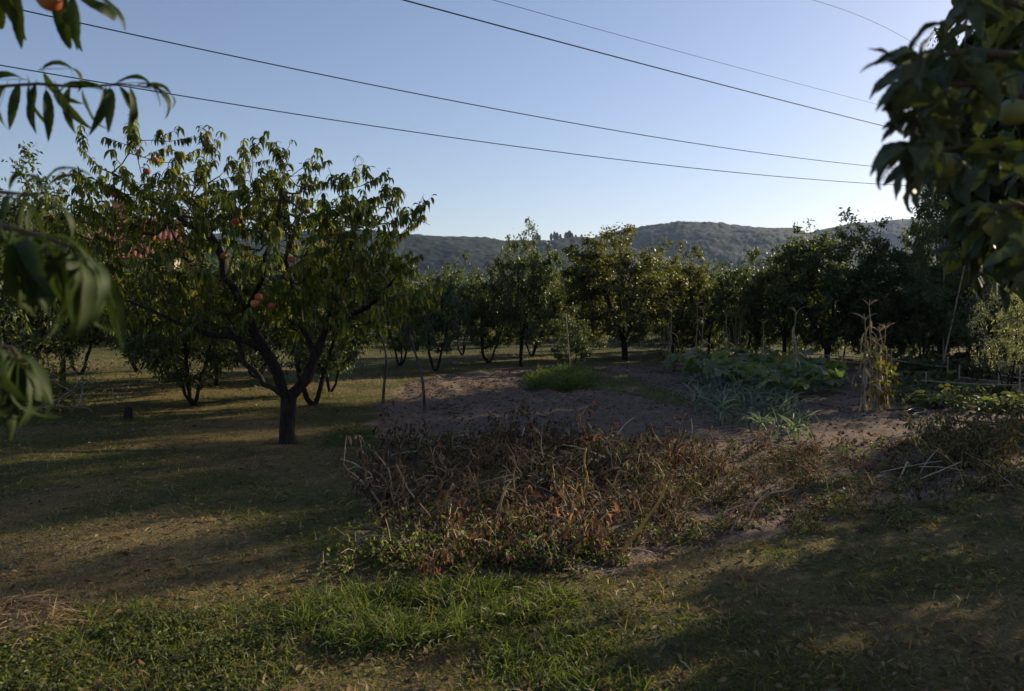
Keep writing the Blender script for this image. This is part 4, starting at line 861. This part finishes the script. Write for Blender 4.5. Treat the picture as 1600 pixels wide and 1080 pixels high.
# low grey-green bed on the right: strawberry-like plants
rs = np.random.RandomState(71); LOWM = []
for i in range(5):
    mb = MB(); n = 60; a = rs.uniform(0, 6.28, n); r = .17 * np.sqrt(rs.rand(n)); strips(mb, np.stack([np.cos(a) * r, np.sin(a) * r, rs.uniform(.04, .2, n) - .3 * r], -1), np.stack([np.cos(a), np.sin(a), rs.uniform(-.3, .7, n)], -1), rs.uniform(.06, .10, n), .05, .8, rs, 3, mixcol(rs, n, [(.075, .10, .05), (.10, .12, .065), (.055, .08, .04), (.15, .14, .08)], [3, 3, 2, 1]), .6)
    st = MB()
    for k in range(8): a = rs.uniform(0, 6.28); tube(st, [(0, 0, 0), (math.cos(a) * .05, math.sin(a) * .05, .08), (math.cos(a) * .12, math.sin(a) * .12, .14)], [.004, .003, .002], 3)
    LOWM.append((mb.mesh('foliage', M_leaf), st.mesh('stem', M_twig)))
def lowplant(q, label, group, s, name='low_plant'):
    t = thing(name, label, 'plant', (q[0], q[1], gz(*q)), rs.uniform(0, 6), group, s); f, st = LOWM[rs.randint(5)]; link('foliage', f, t); link('stem', st, t)
for q in scatter(rs, pxpoly((1390, 632), (1400, 606), (1470, 600), (1560, 612), (1620, 620), (1620, 645), (1520, 650), (1430, 640)), 46): 
    w = third(q[0] / q[1] * FP + CX, 1450, 1530, ('next to the corn bundle', 'behind the hose loops', 'towards the right edge')); v = 'front row' if q[1] < 13 else 'back row'
    lowplant(q, 'low grey-green plant in the bed behind the hose, %s, %s' % (v, w), 'low plants behind the hose, %s, %s' % (v, w), rs.uniform(.8, 1.5))
for q in scatter(rs, pxpoly((1395, 600), (1390, 575), (1500, 570), (1640, 580), (1640, 600), (1500, 598)), 40): lowplant(q, 'taller shaded plant between the pole fence and the trees at right', 'shaded plants by the pole fence', rs.uniform(1.5, 2.4))
# pole fence and lying poles
for i, (a, b, z0, z1, lab) in enumerate([((1255, 583), (1400, 588), .50, .42, 'long pale pole leaning out to the left of the corn bundle, upper one'), ((1290, 590), (1398, 592), .42, .34, 'long pale pole leaning out to the left of the corn bundle, lower one'),
        ((1440, 612), (1590, 630), .22, .30, 'long pole lying low across the bed at the right'), ((1555, 600), (1680, 604), .44, .46, 'upper rail pole at the right edge'), ((1560, 612), (1690, 628), .34, .34, 'lower rail pole at the right edge'),
        ((1395, 585), (1480, 592), .35, .28, 'short pole propped in the shaded plants right of the corn bundle'), ((1500, 600), (1620, 618), .15, .2, 'pole on the ground behind the low plants')]):
    pa, pb_ = GP(*a), GP(*b); bar('bamboo_pole', pa + [0, 0, z0], pb_ + [0, 0, z1], .014, M_pole, lab, 'pole', 'bamboo poles', -.02)
for i, (x, y, h) in enumerate([(1258, 584, .62), (1392, 588, .62), (1446, 613, .4), (1560, 606, .6), (1592, 630, .6), (1668, 622, .6), (1480, 592, .5), (1498, 600, .4), (1612, 618, .4), (1294, 591, .5)]):
    p = GP(x, y); bar('fence_post', p - [0, 0, .1], p + [.01, .01, h], .018, M_pole, 'short wooden post carrying the pale poles at the right of the garden', 'post', 'short posts under the poles')
p = GP(1474, 575); bar('bare_pole', p - [0, 0, .1], at(1476, 335, p[1]), .02, M_pole, 'tall thin upright pole under the tall dark tree', 'pole')
p = GP(1467, 590); bar('bare_pole', p - [0, 0, .1], at(1512, 395, p[1]), .02, M_pole, 'tall thin pole leaning right under the tall dark tree', 'pole')
# hose
HP = [(1385, 642), (1420, 641), (1440, 646), (1448, 643), (1430, 640), (1412, 646), (1405, 650), (1425, 653), (1432, 650), (1424, 647), (1460, 643), (1475, 646), (1484, 653), (1500, 659), (1530, 661), (1570, 664), (1640, 662)]
P = np.array([GP(x, y) + [0, 0, .022] for x, y in HP]); s = np.linspace(0, 1, len(P)); ss = np.linspace(0, 1, 90); P = np.stack([np.interp(ss, s, P[:, i]) for i in range(3)], -1)
for _ in range(5): P[1:-1] = (P[:-2] + 2 * P[1:-1] + P[2:]) / 4
mb = MB(); tube(mb, P, .014, 8); tag(mb.build('garden_hose', M_hose), 'dark garden hose lying in loops on the soil right of the corn bundle', 'hose')

# ------------------------------------------------------------------ the bed of withered plants
DRYPAL = ([(.085, .052, .036), (.12, .076, .05), (.058, .042, .032), (.18, .135, .09), (.08, .075, .036), (.14, .062, .042)], [4, 3, 4, 1.0, 2, 1.2])
def withered(seed, pal, n_stem=4, H=.5, nleaf=60, green=0.0):
    rng = np.random.RandomState(seed); st, lf = MB(), MB(); P = []
    for i in range(n_stem):
        d = rnddir(rng, 1, .25, 1)[0]; L = H * rng.uniform(.6, 1.15); k = 7; t = np.linspace(0, 1, k)
        pts = np.zeros((k, 3)); dd = d.copy()
        for j in range(1, k): dd = nrm(dd + rng.normal(size=3) * .28 + [0, 0, -.05]); pts[j] = pts[j - 1] + dd * L / (k - 1)
        pts[:, 2] = np.maximum(pts[:, 2], .012); tube(st, pts, np.linspace(.0075, .003, k), 5, np.array([.8, .7, .6]) * rng.uniform(.3, 1.0))
        P += list(pts[2:])
        for b in range(rng.randint(2, 5)):
            s = pts[rng.randint(2, k)]; e = s + rnddir(rng, 1, -.4, .9)[0] * rng.uniform(.08, .22); e[2] = max(e[2], .01); tube(st, [s, (s + e) / 2 + [0, 0, .02], e], [.0035, .003, .0015], 3, np.array([1, .9, .75]) * rng.uniform(.4, 1.0)); P += [e, (s + e) / 2]
    P = np.array(P)[rng.randint(0, len(P), nleaf)] + rng.normal(size=(nleaf, 3)) * .022; P[:, 2] = np.maximum(P[:, 2], .03)
    D = rnddir(rng, nleaf, -1, -.1); L = rng.uniform(.03, .085, nleaf) * (1 if not green else .8)
    if green: D[:, 2] += 1.0
    strips(lf, P, D, L, rng.uniform(.015, .034, nleaf), rng.uniform(.5, 3, nleaf), rng, 3, mixcol(rng, nleaf, *pal), .9, fold=.8 if not green else .3)
    return st.mesh('stem', M_straw), lf.mesh('withered_leaves' if not green else 'foliage', M_dry if not green else M_leaf)
REDPAL = ([(.26, .125, .07), (.20, .09, .055), (.32, .20, .11)], [3, 2, 2]); OLPAL = ([(.085, .088, .033), (.065, .072, .028), (.12, .10, .048)], [3, 3, 2])
GRPAL = ([(.07, .105, .028), (.095, .13, .035), (.05, .08, .022), (.14, .15, .04)], [3, 3, 2, 1]); YGPAL = ([(.14, .17, .035), (.18, .19, .045), (.11, .14, .03)], [3, 2, 2])
WV = [withered(300 + i, DRYPAL, 5 + i % 4, .44 + .06 * (i % 3), 110) for i in range(10)]
WO = [withered(320 + i, OLPAL, 5, .46, 120) for i in range(3)]
WR = [withered(330 + i, REDPAL, 5, .42, 110) for i in range(2)]
WG = [withered(340 + i, GRPAL, 5, .24, 80, 1.0) for i in range(5)]
WY = [withered(350 + i, YGPAL, 4, .30, 70, 1.0) for i in range(2)]
rw = np.random.RandomState(90)
def wplant(q, protos, label, cat, group, name, s=None, rz=None):
    s = s or rw.uniform(.75, 1.15); t = thing(name, label, cat, (q[0], q[1], gz(q[0], q[1])), rw.uniform(0, 6.28) if rz is None else rz, group, s)
    a, b = protos[rw.randint(len(protos))]; link('stem', a, t); link('withered_leaves' if cat != 'weed' else 'foliage', b, t)
BED = pxpoly((590, 700), (700, 688), (800, 684), (1000, 690), (1100, 700), (1250, 700), (1400, 690), (1470, 690), (1480, 745), (1330, 790), (1230, 820), (1080, 855), (930, 880), (700, 890), (590, 850), (572, 760))
got = []
for q in scatter(rw, BED, 1500):
    g_ = fbm(np.array([q[0] * .9 + 5]), np.array([q[1] * .9]), 2)[0]
    if all(np.hypot(*(q - g)) > .15 + .26 * g_ for g in got): got.append(q)
def zone(q):
    u = q[0] / q[1] * FP + CX; v = 'back' if q[1] > 7.4 else ('middle' if q[1] > 5.8 else 'front')
    w = 'below the two saplings' if u < 760 else ('in line with the herb bed' if u < 960 else ('towards the leeks' if u < 1200 else 'towards the hose'))
    return v, w
for q in got[:235]:
    v, w = zone(q); k = rw.rand(); f_ = 1.0 - .5 * float(sstep(1020, 1250, np.array(q[0] / q[1] * FP + CX)))
    if k < .56: wplant(q, WV, 'withered brown plant in the %s of the dried-out bed, %s' % (v, w), 'withered plant', 'brown withered plants, %s, %s' % (v, w), 'withered_plant', f_ * rw.uniform(.6, 1.3))
    elif k < .78: wplant(q, WO, 'withering olive-coloured plant in the %s of the dried-out bed, %s' % (v, w), 'withered plant', 'olive withering plants, %s, %s' % (v, w), 'withered_plant', f_ * rw.uniform(.5, 1.1))
    else: wplant(q, WG, 'green weed in the %s of the dried-out bed, %s' % (v, w), 'weed', 'green weeds, %s, %s' % (v, w), 'green_weed', rw.uniform(.5, .9))
wplant(G(905, 858), WR, 'rust-red withered plant glowing in the sun at the front of the dried-out bed', 'withered plant', None, 'withered_plant', 1.0)
wplant(G(690, 905), WR, 'low rust-brown withered plant right behind the tall grass clump', 'withered plant', None, 'withered_plant', .6)
wplant(G(770, 880), WR, 'low reddish withered plant at the front edge of the bed, middle', 'withered plant', None, 'withered_plant', .55)
wplant(G(552, 888), WY, 'upright yellow-green weed at the left front corner of the dried-out bed', 'weed', None, 'green_weed', .95)
wplant(G(622, 870), WY, 'bright green leafy weed beside the upright yellow-green one', 'weed', None, 'green_weed', .75)
for (x, y) in [(590, 860), (640, 890), (660, 850), (600, 820), (575, 870), (720, 870), (690, 830)]: wplant(G(x, y), WY, 'yellow-green weed of the leafy patch at the left front of the dried-out bed', 'weed', 'yellow-green weeds at the left front of the bed', 'green_weed', rw.uniform(.7, 1.1))
wplant(G(705, 800), WY, 'small yellow-green weed in the middle of the withered plants', 'weed', None, 'green_weed', .6)
for q in scatter(rw, pxpoly((590, 905), (600, 850), (760, 840), (980, 850), (1090, 840), (1000, 890), (800, 905)), 40): 
    w = third(q[0] / q[1] * FP + CX, 720, 860, ('left of the rust-brown plants', 'in front of the reddish plants', 'around the leaning yellow stalk')); v = 'outermost' if q[1] < 4.9 else 'set back'
    wplant(q, WG, 'green weed at the front of the bed, %s, %s' % (w, v), 'weed', 'green weeds at the front of the bed, %s, %s' % (w, v), 'green_weed', rw.uniform(.5, .95))
for q in scatter(rw, pxpoly((1440, 690), (1480, 670), (1620, 680), (1640, 770), (1500, 770)), 46): 
    w = third(q[1], 7.2, 8.8, ('beside the trodden lawn', 'halfway back', 'next to the hose')); v = 'at the right edge' if q[0] / q[1] * FP + CX > 1540 else 'at the right end of the bed'; k = rw.rand() < .45
    wplant(q, WY if k else WO, '%s bushy weed %s, %s' % ('yellow-green' if k else 'olive', v, w), 'weed', '%s weeds %s, %s' % ('yellow-green' if k else 'olive', v, w), 'green_weed', rw.uniform(.6, 1.15))
for q in scatter(rw, pxpoly((1240, 840), (1300, 800), (1460, 780), (1560, 790), (1400, 830)), 30): 
    w = third(q[0] / q[1] * FP + CX, 1330, 1430, ('near the hooked stalk', 'below the white kinked stalk', 'towards the right edge'))
    wplant(q, WG + WO[:1], 'small weed between the bed and the trodden lawn, %s' % w, 'weed', 'small weeds beside the trodden lawn, %s' % w, 'green_weed', rw.uniform(.35, .6))
q = scatter(rw, BED, 22000); n = len(q); e = fbm(q[:, 0] * 2.2 + 3, q[:, 1] * 2.2, 3); keep = rw.rand(n) < sstep(.30, .58, e); q = q[keep]; n = len(q); mb = MB()
strips(mb, np.column_stack([q, height(q[:, 0], q[:, 1]) + .06 * rw.rand(n) ** 2]), np.column_stack([rw.normal(size=(n, 2)), rw.uniform(-.1, 1.6, n)]), rw.uniform(.05, .20, n), rw.uniform(.004, .012, n), rw.uniform(.2, 2.5, n), rw, 3, mixcol(rw, n, [(.095, .066, .042), (.14, .10, .065), (.065, .048, .034), (.085, .095, .034), (.062, .095, .028), (.23, .19, .12)], [3.5, 2.2, 3, 3.5, 4.5, .6]), .9, prof=[.8, 1, .6, 0])
stuff(mb.build('bed_thatch', M_dry), 'tangle of dry grass and dead leaves between the withered plants', 'dry tangle')
# single pale stalks that stand out
def stalk(pts, label, r=.011, mat=None, group=None, tone=1.0):
    """pts: picture points with height above ground at the distance of the foot"""
    b = GP(*pts[0]); Y_ = b[1]; q = [np.array([0, 0, -.02])] + [at(x, y, Y_ + dy) - b for (x, y, dy) in pts[1:]]
    q = np.array(q); s = np.linspace(0, 1, len(q)); ss = np.linspace(0, 1, 16); q = np.stack([np.interp(ss, s, q[:, i]) for i in range(3)], -1)
    for _ in range(2): q[1:-1] = (q[:-2] + 2 * q[1:-1] + q[2:]) / 4
    mb = MB(); tube(mb, q, np.linspace(r, r * .55, 16), 7, np.array([1, .95, .85]) * tone, cap=True)
    o = mb.build('dry_stalk', mat or M_straw); o.location = b; tag(o, label, 'stalk', group)
M_ystalk = plainmat('yellow_stalk', (.42, .27, .08), .7, 14, .3)
stalk([(962, 872), (985, 845, 0), (1010, 812, -.02), (1030, 785, -.03), (1041, 758, -.03)], 'leaning yellow stalk lit by the sun at the front of the dried-out bed', .014, M_ystalk)
stalk([(1165, 830), (1175, 790, 0), (1200, 768, 0), (1228, 768, .02), (1243, 760, .03), (1238, 748, .0), (1228, 750, -.05)], 'pale stalk hooked over at its end in the right part of the bed', .008)
stalk([(1135, 835), (1160, 800, .0), (1190, 768, .0)], 'pale stalk leaning right below the hooked one', .008, None, None, .7)
stalk([(778, 815), (782, 785, 0), (790, 762, 0), (798, 752, 0)], 'straight pale stalk standing in the middle of the bed', .010)
stalk([(970, 745), (962, 725, 0), (950, 705, 0), (945, 692, 0)], 'pale forked stalk at the back of the bed', .010)
stalk([(1068, 700), (1078, 692, 0), (1082, 672, 0), (1080, 655, 0)], 'thin pale stalk bending upright at the back edge of the bed', .009)
stalk([(917, 775), (918, 745, 0), (912, 722, 0), (916, 700, 0)], 'yellowish upright stalk behind the rust-red plant', .011, M_ystalk)
stalk([(1405, 745), (1412, 735, 0), (1418, 720, .0), (1421, 728, 0)], 'white kinked stalk at the right of the bed', .010, None, None, 1.3)
stalk([(1450, 720), (1435, 700, 0), (1425, 680, 0), (1424, 668, 0)], 'thin pale stalk leaning left near the hose', .009)
stalk([(905, 800), (890, 782, 0), (935, 765, 0), (940, 790, 0)], 'arched pale stalk beside the rust-red plant', .010)
for i in range(46):
    q = scatter(rw, BED, 1)[0]; a = rw.uniform(0, 6.28); L = rw.uniform(.2, .55); z = gz(*q); e = q + L * np.array([math.cos(a), math.sin(a)])
    bar('dry_stalk', (q[0], q[1], z + rw.uniform(.01, .12)), (e[0], e[1], gz(*e) + rw.uniform(.02, .28)), rw.uniform(.004, .008), M_straw, 'pale fallen stalk lying among the withered plants', 'stalk', 'fallen stalks in the bed', rw.uniform(-.03, .07), 5)

# ------------------------------------------------------------------ grass and litter
def blades(rng, q, Lr, Wd, cols, wts, lean=.55, droop=(.3, 1.6), K=2, sc=None):
    n = len(q); L = rng.uniform(*Lr, n)
    if sc is not None: L = L * sc
    mb = MB(); strips(mb, np.column_stack([q, height(q[:, 0], q[:, 1]) - .008]), np.column_stack([rng.normal(size=(n, 2)) * lean, np.ones(n)]), L, Wd * rng.uniform(.7, 1.3, n), rng.uniform(*droop, n), rng, K, mixcol(rng, n, cols, wts) if not isinstance(cols, np.ndarray) else cols, .9, prof={2: [.8, .7, 0], 3: [.8, .8, .55, 0], 4: [.8, .9, .75, .5, 0]}[K]); return mb
rg = np.random.RandomState(4)
def lawn_points(n, dmin, dmax, wid=.82):
    u = rg.rand(n); d = (math.sqrt(dmin) + u * (math.sqrt(dmax) - math.sqrt(dmin))) ** 2      # density falls off with distance
    return np.column_stack([rg.uniform(-wid, wid, n) * d, d])
q = lawn_points(430000, 2.6, 15); soilm = soilmask(q[:, 0], q[:, 1], 1.6); g = lawn_green(q[:, 0], q[:, 1])
keep = (~soilm | (rg.rand(len(q)) < .04)) & (rg.rand(len(q)) < .72 + .5 * g); q = q[keep]; g = g[keep]; n = len(q)
grn_ = mixcol(rg, n, [(.095, .112, .028), (.125, .138, .032), (.07, .085, .024), (.17, .165, .045)], [3, 3, 2, 1]); dry_ = mixcol(rg, n, [(.25, .19, .085), (.32, .25, .125), (.175, .14, .058), (.36, .30, .17)], [3, 2, 3, 1])
isg = rg.rand(n) < np.clip(.40 + g * .7, 0, .9); col = np.where(isg[:, None], grn_, dry_)
mb = blades(rg, q, (.035, .09), .0066, col, None, 1.0, (.4, 2.6), 2, (.6 + .6 * g) * (1 + .03 * q[:, 1])); stuff(mb.build('lawn_grass', M_grass), 'short patchy lawn grass, half dry, all over the near ground', 'grass')
q = lawn_points(60000, 14, 40, .8); soilm = soilmask(q[:, 0], q[:, 1], 1.6); q = q[~soilm]; g = lawn_green(q[:, 0], q[:, 1]); n = len(q)
col = np.where((rg.rand(n) < .45 + .4 * g)[:, None], mixcol(rg, n, [(.065, .09, .024), (.09, .11, .03)], [1, 1]), mixcol(rg, n, [(.16, .125, .065), (.20, .155, .08)], [1, 1]))
stuff(blades(rg, q, (.05, .12), .014, col, None, .7, (.2, 1.5), 2).build('orchard_grass', M_grass), 'grass under the orchard trees in the background', 'grass')
TALLC = [(.088, .122, .030), (.122, .158, .036), (.062, .086, .026), (.17, .185, .055)]
q = scatter(rg, pxpoly((440, 985), (480, 945), (560, 922), (700, 918), (850, 915), (905, 935), (880, 965), (760, 985), (640, 1015), (540, 1020)), 15000); e = fbm(q[:, 0] * 4, q[:, 1] * 4, 3)
cl = mixcol(rg, len(q), TALLC + [(.24, .20, .10)], [3, 3, 3, 1, .7]); keep = rg.rand(len(q)) < sstep(.30, .5, e); q = q[keep]; e = e[keep]; cl = cl[keep]
stuff(blades(rg, q, (.08, .17), .0062, cl, None, .65, (.8, 3.2), 4, .45 + 1.25 * e).build('tall_grass', M_grass), 'clump of tall bright green grass at the front of the bed', 'grass')
q = scatter(rg, pxpoly((750, 1000), (900, 975), (980, 1010), (1020, 1085), (760, 1085)), 4200); e = fbm(q[:, 0] * 4, q[:, 1] * 4, 3)
stuff(blades(rg, q, (.06, .13), .006, TALLC, [2, 2, 4, .5], .8, (.6, 3.0), 4, .3 + 1.1 * e).build('tall_grass', M_grass), 'darker loose grass clump at the bottom middle', 'grass')
q = scatter(rg, pxpoly((500, 700), (510, 672), (560, 662), (590, 675), (588, 698)), 2200)
stuff(blades(rg, q, (.06, .14), .008, TALLC, [2, 1, 4, .3], .7, (.6, 2.4), 3).build('tall_grass', M_grass), 'dark green grass tuft right of the big peach trunk', 'grass')
q = scatter(rg, pxpoly((-60, 1085), (-20, 985), (200, 955), (420, 985), (440, 1030), (380, 1090)), 7000); n = len(q); mb = MB(); e = fbm(q[:, 0] * 3, q[:, 1] * 3, 3)
keep = e > .53; q = q[keep]; n = len(q)
strips(mb, np.column_stack([q, height(q[:, 0], q[:, 1]) + rg.uniform(0, .05, n)]), rnddir(rg, n, -.1, .8), rg.uniform(.02, .05, n), rg.uniform(.006, .013, n), 1.0, rg, 3, mixcol(rg, n, [(.085, .105, .03), (.105, .125, .035), (.06, .08, .028), (.14, .14, .05)], [3, 3, 2, 1]), .8)
q2 = scatter(rg, pxpoly((-60, 1085), (-20, 975), (200, 945), (440, 945), (480, 985), (440, 1090)), 7000); strips(mb, np.column_stack([q2, height(q2[:, 0], q2[:, 1]) - .01]), np.column_stack([rg.normal(size=(7000, 2)) * .7, np.ones(7000)]), rg.uniform(.05, .12, 7000), .006, rg.uniform(.5, 2.5, 7000), rg, 3, mixcol(rg, 7000, TALLC + [(.2, .16, .09)], [3, 3, 2, 1, 2]), .9, prof=[.8, .8, .5, 0])
stuff(mb.build('clover', M_grass), 'leafy green ground cover at the lower left corner', 'clover')
q = scatter(rg, pxpoly((-40, 1010), (-30, 950), (60, 930), (105, 945), (90, 985), (30, 1015)), 1500); n = len(q); mb = MB()
strips(mb, np.column_stack([q, height(q[:, 0], q[:, 1]) + rg.uniform(0, .05, n)]), np.column_stack([rg.normal(size=(n, 2)) * [1.2, .6], rg.uniform(-.05, .22, n)]), rg.uniform(.08, .2, n), .005, .5, rg, 3, mixcol(rg, n, [(.28, .21, .12), (.22, .155, .09), (.36, .28, .18)], [3, 3, 2]), .6, prof=[.8, 1, .8, 0])
stuff(mb.build('dry_hay', M_dry), 'tuft of flattened dry hay at the left edge', 'hay')
# fallen leaves and crumbled stalks
q = np.concatenate([lawn_points(9000, 3, 16)]); soilm = inpoly(q[:, 0], q[:, 1], SOIL); q = q[~soilm]; n = len(q)
mb = MB(); strips(mb, np.column_stack([q, height(q[:, 0], q[:, 1]) + .015 + .012 * rg.rand(n)]), rnddir(rg, n, -.15, .4), rg.uniform(.03, .08, n), rg.uniform(.012, .025, n), .6, rg, 3, mixcol(rg, n, [(.17, .11, .06), (.26, .19, .11), (.11, .07, .045), (.20, .19, .10)], [3, 2, 3, 1]), .8, fold=.4)
stuff(mb.build('leaf_litter', M_dry), 'fallen curled leaves scattered over the lawn', 'fallen leaves')
q = scatter(rg, SOIL, 36000); u = (q[:, 0] + .24 * (q[:, 1] - 12)); band = np.sin(u * 2 * math.pi / 1.24 + .6)
keep = (rg.rand(len(q)) < np.where(q[:, 1] > 9, .16 + .84 * sstep(.1, .7, band) * sstep(.35, .6, fbm(q[:, 0] * 1.2, q[:, 1] * 1.2, 3)), .35)) & ~inpoly(q[:, 0], q[:, 1], GSTRIP); q = q[keep]; n = len(q)
mb = MB(); strips(mb, np.column_stack([q, height(q[:, 0], q[:, 1]) + .01 + .02 * rg.rand(n)]), rnddir(rg, n, -.1, .5), rg.uniform(.03, .10, n), rg.uniform(.006, .024, n), .5, rg, 3, mixcol(rg, n, [(.13, .085, .06), (.19, .14, .095), (.085, .06, .045), (.24, .19, .14)], [3, 2, 3, .6]), .8, fold=.4)
stuff(mb.build('crop_litter', M_dry), 'dry crumbled crop leaves in bands on the tilled soil', 'crop litter')
mb = MB(); q = scatter(rg, SOIL, 9000); n = len(q); s = .006 + .034 * rg.rand(n) ** 2.5; ico = np.array([(1, 0, 0), (-1, 0, 0), (0, 1, 0), (0, -1, 0), (0, 0, 1), (0, 0, -1.)]); F = np.array([(0, 2, 4), (2, 1, 4), (1, 3, 4), (3, 0, 4), (2, 0, 5), (1, 2, 5), (3, 1, 5), (0, 3, 5)])
V = ico[None] * (s[:, None] * rg.uniform(.6, 1.3, (n, 6)))[..., None] * [1.2, 1, .7] + np.column_stack([q, height(q[:, 0], q[:, 1]) + .2 * s])[:, None]
mb.add(V.reshape(-1, 3), None, (F[None] + (np.arange(n) * 6)[:, None, None]).reshape(-1, 3), np.repeat(mixcol(rg, n, [(.16, .115, .085), (.20, .15, .11), (.12, .088, .066)], [3, 1, 2]), 6, 0))
stuff(mb.build('soil_clods', plainmat('soil_clod', (1, 1, 1), .95, 30, .25, .1), None, False), 'crumbly clods of earth on the tilled plot', 'clods')

# ------------------------------------------------------------------ the evening air
mb = MB(); a, b, c0, c1 = 2600, 3000, -3.0, 330.0
mb.add([(-a, -400, c0), (a, -400, c0), (a, b, c0), (-a, b, c0), (-a, -400, c1), (a, -400, c1), (a, b, c1), (-a, b, c1)], [(3, 2, 1, 0), (0, 1, 5, 4), (1, 2, 6, 5), (2, 3, 7, 6), (3, 0, 4, 7), (4, 5, 6, 7)])
m, nt, out = newmat('haze'); pv = nt.nodes.new('ShaderNodeVolumePrincipled'); pv.inputs['Color'].default_value = (.48, .66, 1, 1); pv.inputs['Density'].default_value = .00010; pv.inputs['Anisotropy'].default_value = .2
nt.links.new(pv.outputs[0], out.inputs['Volume'])
hz = mb.build('haze', m, None, False); hz['kind'] = 'stuff'
